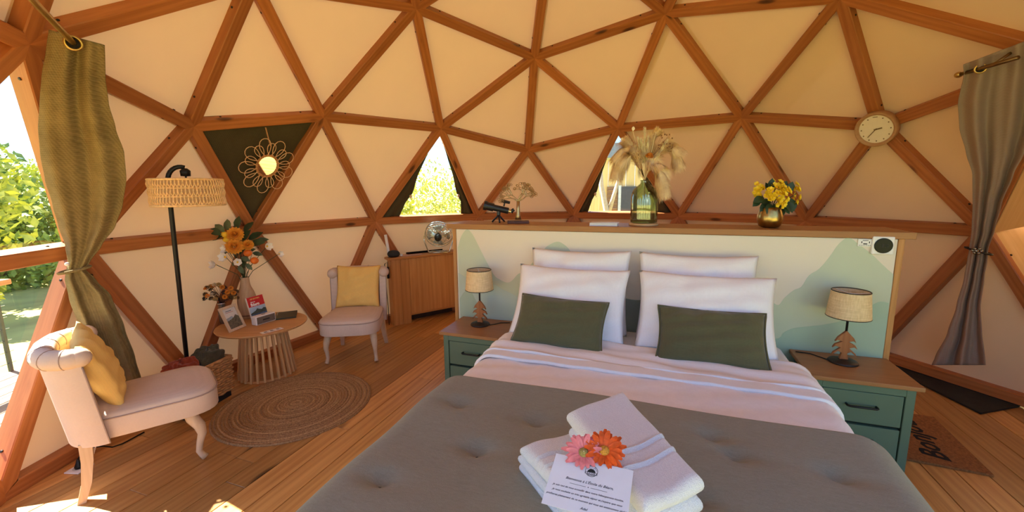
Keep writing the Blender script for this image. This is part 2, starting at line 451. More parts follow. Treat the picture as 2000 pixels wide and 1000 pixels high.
# ------------------------------------------------------------------ entrance porch on the right: pine reveals and door
pA, pB, pC, pD = NW[n_r83], NW[n_r94], NW[n_r108], NW[n_rb96]
cen4 = (pA+pB+pC+pD)/4; outd = Vector((cen4.x-0, cen4.y, 0)).normalized()
door = structure('door_1')
ring4 = [pA, pB, pC, pD]
for i in range(4):
    p, q = ring4[i], ring4[(i+1) % 4]
    p2 = p+(cen4-p)*.05+outd*.02; q2 = q+(cen4-q)*.05+outd*.02
    X = (q2-p2).normalized(); Zv = outd; Yv = Zv.cross(X).normalized(); Zv = X.cross(Yv)
    mid = (p2+q2)/2
    mb = MB().box((0, 0, .31), ((q2-p2).length, .022, .60)); o = mb.build('reveal_board', pine_pale, door, bev=.002, seg=1); o.matrix_world = frame_matrix(mid, X, Yv, Zv)
side = Vector((-outd.y, outd.x, 0))
for i in range(-5, 6):
    mb = MB().box((0, 0, 0), (2.9, .02, .128)); o = mb.build('door_board', pine_pale, door, bev=.004, seg=1)
    o.matrix_world = frame_matrix(Vector((cen4.x, cen4.y, 1.1))+outd*.64+side*(i*.132), Vector((0, 0, 1)), outd, side)
# ------------------------------------------------------------------ outside
grass_m = plain('meadow_grass', (.40, .36, .10), .95, 0, .30, 1.2)
gnd = MB(); gnd.lathe([(3.06, -.30), (8, -.34), (20, -.5), (60, -.9), (160, -1.2)], 72, cap=False)
tag(gnd.build('ground', grass_m, smooth=True), kind='structure')
deck = structure('floor_terrace')
deck_m = wood('grey_deck', (.30, .22, .14), (.20, .14, .08), 1, .7, .75, tint=.2, kd=.4)
for i in range(11):
    x = -3.14-i*.145
    hw_ = 2.9
    MB().box((0, 0, -.03), (.139, 5.6, .028)).build('deck_board', deck_m, deck, loc=(x, -1.2, 0), bev=.003, seg=1)
for i in range(8): MB().box((-3.9, -3.8+i*.75, -.17), (1.7, .07, .24)).build('joist', deck_m, deck)
rail_m = wood('rail_wood', (.50, .25, .11), (.33, .15, .06), 1, 1, .6, kd=.3)
wire_m = plain('wire_steel', (.35, .35, .36), .35, .9)
rail = thing('terrace_railing', 'terrace railing with timber handrail and steel wires seen through the glass', 'railing', (-4.66, -1.2, -.045))
MB().box((0, 0, .80), (.09, 5.4, .045)).build('handrail', rail_m, rail, bev=.006, seg=1)
for i in range(5): MB().box((0, -2.6+i*1.3, .39), (.022, .022, .78)).build('post', plain('post_steel', (.06, .06, .06), .5, .6), rail)
for i in range(7): MB().tube([(0, -2.65, .10+i*.10), (0, 2.65, .10+i*.10)], .003, 5).build('wire', wire_m, rail)
leaf_m = {}
def leafmat(name, c, c2):
    m, nt, b = newmat(name)
    oi = noise(nt, coords(nt), 9, 3)
    nt.links.new(ramp(nt, oi, [(.3, c2), (.7, c)]), b.inputs['Base Color']); b.inputs['Roughness'].default_value = .6
    b.inputs['Transmission Weight'].default_value = 0
    leaf_m[name] = m; return m
lm1 = leafmat('leaf_yellow_green', (.55, .55, .08), (.20, .28, .04)); lm2 = leafmat('leaf_mid_green', (.26, .36, .07), (.08, .15, .03)); lm3 = leafmat('leaf_lime', (.62, .60, .12), (.28, .36, .05))
bark_m = plain('bark', (.20, .14, .09), .9, 0, .3, 12, .6, 40)
def shrub(name, label, loc, rad, nleaf, size, mat, seed, cat='bush', group=None):
    r = random.Random(seed); t = thing(name, label, cat, loc, 0, group); mb = MB()
    blobs = [(Vector((r.uniform(-.6, .6)*rad[0], r.uniform(-.6, .6)*rad[1], rad[2]*(.25+r.random()*1.35))), r.uniform(.35, .6)) for _ in range(16)]
    for i in range(nleaf):
        bc, br = blobs[i % 16]
        d = Vector((r.gauss(0, 1), r.gauss(0, 1), r.gauss(0, 1))).normalized()*(r.random()**.4)
        p = bc + Vector((d.x*rad[0]*br, d.y*rad[1]*br, d.z*rad[2]*br))
        if p.z < .03: p.z = abs(p.z)+.03
        a = Vector((r.gauss(0, 1), r.gauss(0, 1), r.gauss(0, 1))).normalized(); b_ = a.orthogonal().normalized(); s = size*r.uniform(.6, 1.4)
        mb.add([p-a*s, p+b_*s*.45, p+a*s, p-b_*s*.45], [(0, 1, 2, 3)])
    mb.build('foliage', mat, t)
    mb = MB()
    for i in range(5):
        e = blobs[i][0]; mb.tube([(r.uniform(-.1, .1), r.uniform(-.1, .1), 0), (e.x*.4, e.y*.4, e.z*.5), e], [.05, .035, .01], 6)
    mb.build('stems', bark_m, t, smooth=True); return t
gz = lambda x, y: -.34-.013*max(0, math.hypot(x, y)-8)
def at(u, v_, dist):
    d = ray(u, v_); d.z = 0; d.normalize(); p = CAM+d*dist; return (p.x, p.y, gz(p.x, p.y))
hed = [(-150, 10.2, 1.05, 1.30, lm1, 'yellow green bushy tree nearest the terrace railing'), (-10, 13.2, 1.1, 1.40, lm2, 'dark green bushy tree standing beyond the meadow'), (70, 16.2, 1.15, 1.35, lm1, 'yellow green bush beside the glass edge and strut'), (150, 19.8, 1.4, 1.5, lm2, 'round green tree mostly behind the olive curtain'), (-60, 30, 3.2, 2.0, lm2, 'broad far tree rising behind the nearer bushes'), (40, 40, 4.2, 2.6, lm1, 'pale far tree at the end of the meadow')]
for i, (u, dist, rx, rz, mt, lb) in enumerate(hed):
    shrub('hedge_tree', lb, at(u, 400, dist), (rx, rx, rz), 7000, .075, mt, 20+i, 'tree', 'trees beyond the terrace')
for i, (u, dist, rx, rz) in enumerate([(812, 7.5, .80, 1.15), (880, 10.0, 1.0, 1.4)]):
    shrub('garden_bush', ['yellow green garden bush outside the window behind the fan', 'loose lime bush growing nearer the telescope side of its window'][i], at(u, 350, dist), (rx, rx, rz), 6500, .04, lm3, 40+i, 'bush', 'garden bushes behind the dome')
shrub('garden_bush', 'low lime bush outside the window behind the pampas vase', at(1168, 400, 7.4), (.55, .5, .62), 3500, .04, lm3, 50, 'bush', 'garden bushes behind the dome')
# timber shed behind the vase window
shed_m = wood('shed_cladding', (.80, .62, .30), (.62, .44, .18), 2, 1, .7, kd=.3, tint=.2)
s0 = Vector(at(1215, 371, 9.3)); shed = thing('garden_shed', 'pale timber clad shed outside the window behind the pampas vase', 'shed', s0, R_(-8))
for i in range(16): MB().box((-1.5+i*.185, 0, 1.22), (.178, .03, 2.44)).build('cladding_board', shed_m, shed, bev=.004, seg=1)
MB().box((-.1, .35, 2.62), (3.4, 1.0, .30)).build('roof', plain('slate', (.18, .22, .28), .6), shed)
MB().box((.13, -.05, 1.0), (.34, .05, 1.75)).build('doorway', plain('dark_door', (.055, .06, .08), .5), shed)
MB().box((-.06, -.05, 1.0), (.06, .05, 1.8)).build('door_post', plain('grey_white', (.55, .58, .62), .6), shed)
sh = MB().box((-.21, -.04, 1.0), (.22, .03, 1.75)).build('shutter', plain('shutter_brown', (.24, .13, .07), .6), shed)
for i in range(18): MB().box((-.21, -.065, .18+i*.095), (.19, .03, .02)).build('slat', plain('slat_brown', (.30, .17, .09), .6) if i == 0 else MATS['slat_brown'], sh)
MB().box((-1.02, -.06, 1.45), (.50, .03, .24)).build('notice_board', plain('grey_board', (.36, .38, .42), .6), shed)
t0 = Vector(at(1190, 371, 8.3)); tr = thing('bare_tree', 'thin bare tree trunk in front of the timber shed', 'tree', t0)
MB().tube([(0, 0, 0), (.03, 0, .7), (-.02, 0, 1.3), (-.16, 0, 1.9), (-.2, 0, 2.6)], [.085, .07, .06, .045, .02], 8).build('trunk', plain('pale_bark', (.42, .35, .28), .9), tr, smooth=True)
MB().tube([(-.02, 0, 1.3), (.12, 0, 1.8), (.3, 0, 2.5)], [.045, .035, .012], 7).build('branch', MATS['pale_bark'], tr, smooth=True)
# ------------------------------------------------------------------ headboard partition with painted mountains
oak = wood('oak_oil', (.52, .25, .085), (.33, .14, .042), 0, 1.4, .45, kd=0, tint=.1)
oak_v = wood('oak_upright', (.66, .32, .11), (.42, .18, .05), 2, 1.2, .45, kd=.6, tint=.1)
cream_m = plain('cream_paint', (.80, .72, .60), .7, 0, .02, 3)
HB = .416
HC = Vector((.30, .60))
hb = thing('headboard_partition', 'low headboard partition painted with green mountains under a long oak shelf', 'headboard', B(HC.x, HC.y), ANG)
def hl(a, b, z): return (a-HC.x, b-HC.y, z)
MB().box(hl(.30, HB+.0125, .60), (2.64, .025, 1.20)).build('panel', cream_m, hb)
MB().box(hl(.30, .64, .60), (2.60, .20, 1.19)).build('back_case', wood('case_pine', (.66, .38, .16), (.5, .26, .09), 2, 1, .5), hb)
for a in (-1.036, 1.636): MB().box(hl(a, HB+.14, .6015), (.028, .29, 1.203)).build('post', oak_v, hb, bev=.002, seg=1)
MB().box(hl(.30, .575, 1.2215), (2.786, .345, .037)).build('shelf', oak, hb, bev=.003, seg=2)
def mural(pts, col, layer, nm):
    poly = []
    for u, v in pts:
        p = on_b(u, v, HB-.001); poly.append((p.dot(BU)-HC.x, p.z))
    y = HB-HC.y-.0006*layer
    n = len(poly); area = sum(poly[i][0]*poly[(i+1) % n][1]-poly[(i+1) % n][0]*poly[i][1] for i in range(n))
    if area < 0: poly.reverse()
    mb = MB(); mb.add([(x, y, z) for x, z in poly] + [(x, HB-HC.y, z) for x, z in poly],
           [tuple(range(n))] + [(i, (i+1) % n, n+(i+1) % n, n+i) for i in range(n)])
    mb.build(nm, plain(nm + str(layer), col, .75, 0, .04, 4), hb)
def smooth_line(pts, k=4):
    out = []
    for i in range(len(pts)-1):
        p0, p1, p2, p3 = pts[max(i-1, 0)], pts[i], pts[i+1], pts[min(i+2, len(pts)-1)]
        for j in range(k):
            t = j/k
            out.append(tuple(.5*((2*b)+(-a+c)*t+(2*a-5*b+4*c-d)*t*t+(-a+3*b-3*c+d)*t**3) for a, b, c, d in zip(p0, p1, p2, p3)))
    out.append(pts[-1]); return out
bot = lambda l, r: [(r, 690), (l, 655)]
ridge1 = smooth_line([(894, 484), (901, 461), (912, 448), (923, 458), (935, 481), (945, 501), (964, 536), (976, 546), (990, 552), (1000, 548), (1012, 535), (1022, 532), (1029, 524), (1043, 510), (1060, 490), (1070, 480), (1088, 472), (1102, 478), (1115, 492), (1140, 535), (1180, 565), (1225, 583), (1255, 585), (1300, 572), (1360, 560), (1430, 565), (1480, 575), (1503, 586), (1520, 596), (1532, 582), (1550, 567), (1565, 560), (1580, 538), (1600, 525), (1620, 502), (1638, 477), (1657, 464), (1676, 476), (1702, 496), (1725, 518), (1745, 536)])
mural(ridge1 + [(1722, 760), (902, 700)], (.56, .62, .47), 1, 'mountains_and_shade')
ridge2 = smooth_line([(895, 533), (916, 546), (928, 560), (952, 555), (966, 555), (981, 565), (1000, 574), (1014, 584), (1030, 605), (1080, 620), (1200, 640), (1400, 650), (1510, 662), (1530, 650), (1550, 641), (1585, 637), (1609, 634), (1638, 628), (1667, 618), (1690, 604), (1710, 592), (1722, 589), (1736, 592)])
rl = [q for q in ridge2 if q[0] < 1240]; rr2_ = [q for q in ridge2 if q[0] > 1400]
mural(rl + [(rl[-1][0], 700), (902, 700)], (.50, .60, .52), 2, 'mountains_and_shade')
mural(rr2_ + [(1722, 760), (rr2_[0][0], 760)], (.41, .54, .40), 2.5, 'mountains_and_shade')
mural(smooth_line([(898, 583), (906, 571), (914, 568), (921, 571), (927, 582), (938, 604), (955, 640)]) + [(955, 700), (902, 700)], (.42, .53, .40), 3, 'mountains_and_shade')
# shade between the pillows, put into a dark grey green mural piece
mural(smooth_line([(1190, 575), (1225, 584), (1255, 586), (1290, 580)]) + [(1290, 700), (1190, 690)], (.30, .33, .27), 3, 'mountains_and_shade')
def on_hb(name, mb, mat, a, z, parent, **k): return mb.build(name, mat, parent, loc=hl(a, HB-.001, z), **k)
white_pl = plain('white_plastic', (.85, .83, .80), .35, 0, .02)
black_gl = plain('black_glass', (.004, .004, .005), .25, 0, .02, spec=.2)
ink = plain('black_ink', (.02, .02, .022), .7)
p = on_b(1722, 479, HB); th = thing('thermostat', 'white square thermostat with round black display on the headboard', 'thermostat', p-BN*.001, ANG)
MB().box((0, -.009, 0), (.098, .018, .098)).build('housing', white_pl, th, bev=.006, seg=2)
MB().lathe([(.041, 0), (.041, .003), (.038, .004)], 32, Matrix.Rotation(PI/2, 4, 'X')).build('display', black_gl, th, loc=(0, -.018, 0))
text_mb('18.0', .026, plain('dim_display', (.03, .03, .025), .6), 'reading', th, Matrix.Translation((0, -.0225, 0)) @ Matrix.Rotation(PI/2, 4, 'X'))
p = on_b(1689, 474, HB); sg = thing('small_notice', 'small white notice with black symbols beside the thermostat', 'notice', p-BN*.001, ANG)
MB().box((0, -.003, 0), (.066, .006, .040)).build('plate', white_pl, sg, bev=.001, seg=1)
mb = MB()
mb.box((0, -.0062, .013), (.026, .0006, .003)); mb.box((0, -.0062, -.006), (.018, .0006, .006)); mb.box((-.016, -.0062, .003), (.004, .0006, .010)); mb.box((.018, -.0062, .003), (.004, .0006, .010))
for i in range(7): mb.box((-.025+i*.008, -.0062, -.014), (.005, .0006, .0025))
mb.build('print', ink, sg)

# ------------------------------------------------------------------ bed
AC = .33
ZB = .585
linen = fabric('white_linen', (.90, .87, .89), 700, .05, .15)
blush = fabric('blush_cotton', (.89, .81, .805), 700, .05, .12)
bed = thing('double_bed', 'wide double bed with pale mattress standing against the mountain headboard', 'bed', B(AC, -.58), ANG)
MB().box((0, 0, .19), (1.60, 1.98, .26)).build('bed_base', fabric('grey_base', (.35, .33, .31), 500), bed, bev=.02)
MB().box((0, 0, .435), (1.60, 1.98, .235)).build('mattress', linen, bed, bev=.05, seg=4, smooth=True)
for x in (-.7, .7):
    for y in (-.85, .85): MB().box((x, y, .03), (.06, .06, .06)).build('leg', oak_v, bed)
def cover(hw, zt, zlow, flare, b0, b1, na, nb_, rad=.09, wr=None, foot=False):
    """bed-cover surface: flat top with rounded edges hanging down both sides, and at the foot"""
    drop = zt-zlow
    def fn(u, v):
        s = (u-.5)*2; q = abs(s)*(hw+drop+rad*.6); sg_ = 1 if s >= 0 else -1
        flat = hw-rad
        if q < flat: x, z = q, zt
        elif q < flat+rad*PI/2: th_ = (q-flat)/rad; x, z = flat+rad*sin(th_), zt-rad+rad*cos(th_)
        else: e = q-flat-rad*PI/2; x, z = hw+flare*min(1, e/drop), zt-rad-e
        b = b0+(b1-b0)*v
        if wr: z += wr(x*sg_, b, z)
        return Vector((x*sg_, b, max(z, .03)))
    mb = MB(); mb.grid(fn, na, nb_); return mb
def wr1(x, b, z): return .004*sin(14*b+3*x)+.003*sin(31*x+9*b)+.002*sin(47*b-13*x) if z > ZB-.03 else 0
BO = B(AC, 0)
dv = thing('duvet', 'blush pink duvet with white turned-down edge spread over the bed', 'duvet', B(AC, 0, 0), ANG)
cover(.82, ZB+.012, .28, .02, -.40, -.86, 90, 40, wr=wr1).build('cover', blush, dv, smooth=True, solid=.012)
fold_m = fabric('fold_cotton', (.90, .85, .855), 700, .05, .12)
def wr2(x, b, z): return (.005*sin(38*b+4*sin(3*x))+.004*sin(60*b+5*x)+.003*sin(21*x)) if z > ZB-.02 else .003*sin(20*b)
cover(.825, ZB+.030, .38, .02, -.06, -.345, 90, 40, wr=wr2).build('turned_down_top', fold_m, dv, smooth=True, solid=.014)
cover(.828, ZB+.026, .37, .02, -.335, -.425, 90, 10, wr=lambda x, b, z: .002*sin(25*x)).build('white_edge', linen, dv, smooth=True, solid=.016)

thr_m, nt, bb = newmat('olive_grey_muslin')
v = coords(nt, rnd=False); crk = noise(nt, coords(nt, (30, 120, 60), False), 1, 5, .65, 1.5); fn_ = noise(nt, v, 420, 2)
nt.links.new(ramp(nt, mix(nt, .4, crk, fn_), [(.3, (.235, .215, .155)), (.7, (.33, .305, .23))]), bb.inputs['Base Color']); bb.inputs['Roughness'].default_value = .95; bb.inputs['Specular IOR Level'].default_value = .1
bb.inputs['Sheen Weight'].default_value = .15
bump(nt, bb, mix(nt, .5, crk, fn_), .5, .003)
tufts = []
for u, v_ in [(895, 791), (1047, 825), (932, 881), (1438, 899), (1640, 932), (1352, 984), (742, 945), (1390, 860)]:
    p = on_z(u, v_, .625); tufts.append((p.dot(BU)-AC, p.dot(BN)))
def wr3(x, b, z):
    if z < ZB-.02: return .006*sin(9*b+2)
    e = .010*sin(5.1*x+1)*sin(4.3*b)+.004*sin(13*b+6*x)
    for tx, tb in tufts: e -= .024*math.exp(-((x-tx)**2+(b-tb)**2)/.0016) + .012*math.exp(-((x-tx)**2*.15+(b-tb)**2)/.0012)
    return e
tw = thing('bed_throw', 'thick grey olive tufted throw laid across the foot of the bed', 'blanket', B(AC, 0, 0), ANG)
cover(.865, ZB+.045, .12, .10, -.742, -1.72, 170, 120, rad=.13, wr=wr3).build('quilt', thr_m, tw, smooth=True, solid=.03)
kn = plain('tuft_thread', (.10, .09, .07), .9)
for tx, tb in [q for q in tufts if abs(q[0]) < .72]:
    MB().sphere((0, 0, 0), (.013, .004, .005), 8, 6).build('tuft', kn, tw, smooth=True, loc=(tx, tb, ZB+.045+.004+wr3(tx, tb, 1)+.008), rot=(0, .2, random.uniform(.3, 1.2)))

def pillow_mesh(wd, h, t, mat, seed=0, name='pillow', pinch=.065, wrk=.005, ear=0):
    r = random.Random(seed); ph = [r.uniform(0, 6) for _ in range(6)]
    mb = MB(); n = 28
    def side(sg_):
        def fn(u, v):
            u = 2*u-1; v = 2*v-1
            u = math.copysign(abs(u)**.85, u); v = math.copysign(abs(v)**.85, v)
            x = wd/2*u*(1-pinch*(1-v*v)); y = h/2*v*(1-pinch*1.1*(1-u*u))
            th_ = max(0, (1-u*u)*(1-v*v))**.42
            edge = 1-max(abs(u), abs(v))
            z = sg_*(t/2*th_ + wrk*th_*(sin(9*u+ph[0]+3*v)+sin(13*v+ph[1]-4*u)+.7*sin(21*u*v+ph[2])))
            z += wrk*1.3*sin(10*u+ph[3])*(1-edge)*(1-abs(v)**8*.5)
            return Vector((x, y, z))
        return fn
    mb.grid(side(1), n, n); mb.grid(side(-1), n, n)
    me = mb.mesh(name, mat, True)
    bm = bmesh.new(); bm.from_mesh(me); bmesh.ops.remove_doubles(bm, verts=bm.verts, dist=.0012); bmesh.ops.recalc_face_normals(bm, faces=bm.faces); bm.to_mesh(me); bm.free()
    return me
def place_pillow(name, me, a, b0, z0, h, lean, label, cat, group=None, roll=0, sink=.012):
    l = R_(lean); up = BN*sin(l)+Vector((0, 0, cos(l))); X = BU*cos(roll)+up*sin(roll); Yv = up*cos(roll)-BU*sin(roll)
    o = bpy.data.objects.new(name, me); COL.objects.link(o)
    o.matrix_world = frame_matrix(B(a, b0, z0)+up*(h/2-sink), X, Yv, X.cross(Yv))
    return tag(o, label, cat, group)
pil_m = fabric('pillow_cotton', (.91, .88, .90), 700, .04, .12)
olv_m = fabric('olive_velvet', (.115, .108, .05), 600, .12, .2, .85, .3)
place_pillow('bed_pillow', pillow_mesh(.655, .54, .15, pil_m, 1, wrk=.006), -.075, .20, ZB, .54, 15, 'upright white pillow against the headboard, towards the side with the cabinet', 'pillow', 'white pillows at the back')
place_pillow('bed_pillow', pillow_mesh(.66, .54, .15, pil_m, 2, wrk=.006), .630, .20, ZB, .54, 15, 'upright white pillow against the headboard, towards the thermostat side', 'pillow', 'white pillows at the back')
place_pillow('bed_pillow', pillow_mesh(.70, .47, .16, pil_m, 3), -.093, -.04, ZB+.02, .47, 30, 'white pillow leaning behind the olive cushion, nearer the cabinet', 'pillow', 'white pillows in front', -.015)
place_pillow('bed_pillow', pillow_mesh(.715, .47, .16, pil_m, 4), .665, -.04, ZB+.02, .47, 30, 'white pillow leaning behind the olive cushion, nearer the thermostat', 'pillow', 'white pillows in front', -.01)
def piping(o, wd, h, mat, pinch=.065):
    pts = []
    for k in range(64):
        t = k/64*4; s = int(t); f = (t-s)*2-1
        u, v = [(f, -1), (1, f), (-f, 1), (-1, -f)][s]
        pts.append((wd/2*u*(1-pinch*(1-v*v)), h/2*v*(1-pinch*1.1*(1-u*u)), 0))
    MB().tube(pts, .005, 6, True).build('piping', mat, o, smooth=True)
c = place_pillow('scatter_cushion', pillow_mesh(.525, .31, .12, olv_m, 5), -.105, -.20, ZB+.035, .31, 40, 'olive green oblong cushion in front of the pillow nearer the cabinet', 'cushion', 'olive cushions on the bed', -.035); piping(c, .525, .31, olv_m)
c = place_pillow('scatter_cushion', pillow_mesh(.525, .315, .12, olv_m, 6), .685, -.20, ZB+.035, .315, 42, 'olive green oblong cushion in front of the pillow nearer the thermostat', 'cushion', 'olive cushions on the bed', -.005); piping(c, .525, .315, olv_m)

# ------------------------------------------------------------------ nightstands
green_m = plain('sage_green_paint', (.105, .17, .11), .5, 0, .05, 6)
blk_metal = plain('black_metal', (.012, .012, .012), .4, .3)
gap_m = plain('shadow_gap', (.015, .02, .015), .8)
walnut = wood('stained_oak', (.44, .205, .075), (.29, .12, .04), 0, 1.4, .4, kd=0, tint=.1)
def nightstand(label, a0):
    wd, d, h = .469, .374, .531
    t = thing('nightstand', label, 'nightstand', B(a0+wd/2, HB-.004-d/2), ANG)
    MB().box((0, 0, h-.011), (wd, d, .022)).build('top', walnut, t, bev=.003, seg=2)
    iw, id_ = wd-.05, d-.03
    for x in (-1, 1):
        for y in (-1, 1): MB().box((x*(iw/2-.019), y*(id_/2-.019), (h-.022)/2), (.038, .038, h-.022)).build('leg', green_m, t, bev=.002, seg=1)
        MB().box((x*(iw/2-.018), 0, .29), (.016, id_-.07, .42)).build('side_panel', green_m, t)
    MB().box((0, id_/2-.012, .29), (iw-.07, .012, .42)).build('back_panel', green_m, t)
    yf = -id_/2
    MB().box((0, yf+.03, .29), (iw-.076, .012, .43)).build('carcass', gap_m, t)
    MB().box((0, yf+.012, .489), (iw-.076, .022, .038)).build('top_rail', green_m, t, bev=.001, seg=1)
    MB().box((0, yf+.012, .096), (iw-.076, .022, .036)).build('bottom_rail', green_m, t, bev=.001, seg=1)
    for z in (.385, .206):
        dr = MB().box((0, yf+.013, z), (iw-.086, .022, .164)).build('drawer', green_m, t, bev=.002, seg=1)
        MB().tube([(-.062, yf+.003, z+.012), (-.062, yf-.018, z+.012), (-.055, yf-.025, z+.012), (.055, yf-.025, z+.012), (.062, yf-.018, z+.012), (.062, yf+.003, z+.012)], .0058, 8).build('handle', blk_metal, dr, smooth=True)
    return t
nightstand('sage green two drawer nightstand with oak top, on the side towards the cabinet', -.982)
nightstand('sage green two drawer nightstand with oak top, on the side towards the doormats', 1.172)
raffia, nt, bb = newmat('raffia_shade')
v = coords(nt, (160, 160, 30), False); hz = noise(nt, coords(nt, (12, 12, 260), False), 1, 4, .6); vt = noise(nt, v, 1, 3)
nt.links.new(ramp(nt, mix(nt, .4, hz, vt), [(.3, (.62, .42, .19)), (.7, (.92, .70, .40))]), bb.inputs['Base Color']); bb.inputs['Roughness'].default_value = .85
bump(nt, bb, hz, .4, .002)
tree_w = wood('stained_board', (.46, .175, .062), (.27, .085, .025), 2, 1.5, .5, kd=0, tint=.05)
dk_brown = plain('dark_brown_metal', (.035, .022, .016), .45, .2)
def table_lamp(label, u, v_, ub, a_off=0):
    p = on_z(u, v_, .535); b = min(p.dot(BN), HB-.13); p = B(p.dot(BU), b, .531)
    t = thing('table_lamp', label, 'lamp', p, ANG)
    MB().lathe([(.068, 0), (.070, .004), (.064, .012), (.03, .019), (.006, .022)], 32).build('base', dk_brown, t, smooth=True)
    # cut-out fir tree
    half = [(.010, .018), (.021, .020), (.013, .055), (.030, .064), (.056, .040), (.050, .056), (.020, .084), (.042, .092), (.057, .080), (.046, .102), (.015, .120), (.036, .126), (.048, .116), (.036, .142), (.0, .182)]
    poly = [(x, z) for x, z in half] + [(-x, z) for x, z in half[-2::-1]]
    mb = MB(); n = len(poly)
    mb.add([(x, -.009, z) for x, z in poly]+[(x, .009, z) for x, z in poly], [tuple(range(n)), tuple(range(2*n-1, n-1, -1))]+[(i, n+i, n+(i+1) % n, (i+1) % n) for i in range(n)])
    mb.build('tree_cutout', tree_w, t, bev=.002, seg=1)
    MB().tube([(0, 0, .175), (0, 0, .30)], .006, 8).build('stem', blk_metal, t, smooth=True)
    sh = MB().lathe([(.098, .258), (.100, .260), (.0855, .402), (.0835, .402), (.0965, .260), (.096, .258)], 40, cap=False).build('shade', raffia, t, smooth=False)
    MB().tube([(.0985*cos(i/40*2*PI), .0985*sin(i/40*2*PI), .260) for i in range(40)], .0028, 6, True).build('rim', dk_brown, sh, smooth=True)
    MB().tube([(.0848*cos(i/40*2*PI), .0848*sin(i/40*2*PI), .401) for i in range(40)], .0028, 6, True).build('rim', dk_brown, sh, smooth=True)
    mb = MB()
    for k in range(3): mb.tube([(0, 0, .385), (.084*cos(k*2.094), .084*sin(k*2.094), .395)], .0016, 5)
    mb.tube([(0, 0, .30), (0, 0, .388)], .012, 8); mb.build('bulb_holder', white_pl, t)
    return t
LL = table_lamp('table lamp with fir tree cutout and raffia shade beside the olive cushion', 938, 633, 0)
LR = table_lamp('table lamp with fir tree cutout and raffia shade below the thermostat', 1646, 706, 0)
for o, nm in ((LL, 'towards the cabinet'), (LR, 'towards the doormats')):
    l = o.location; q = [Vector((.065, 0, .004)), Vector((.10, .03, .004)), Vector((.13, .075, .004)), Vector((.17, .09, .003)), Vector((.19, .10, .0035))] if o is LL else [Vector((-.065, 0, .004)), Vector((-.09, .03, .004)), Vector((-.13, .075, .004)), Vector((-.2, .085, .0035))]
    MB().tube(q, .003, 6).build('cord', blk_metal, o, smooth=True)
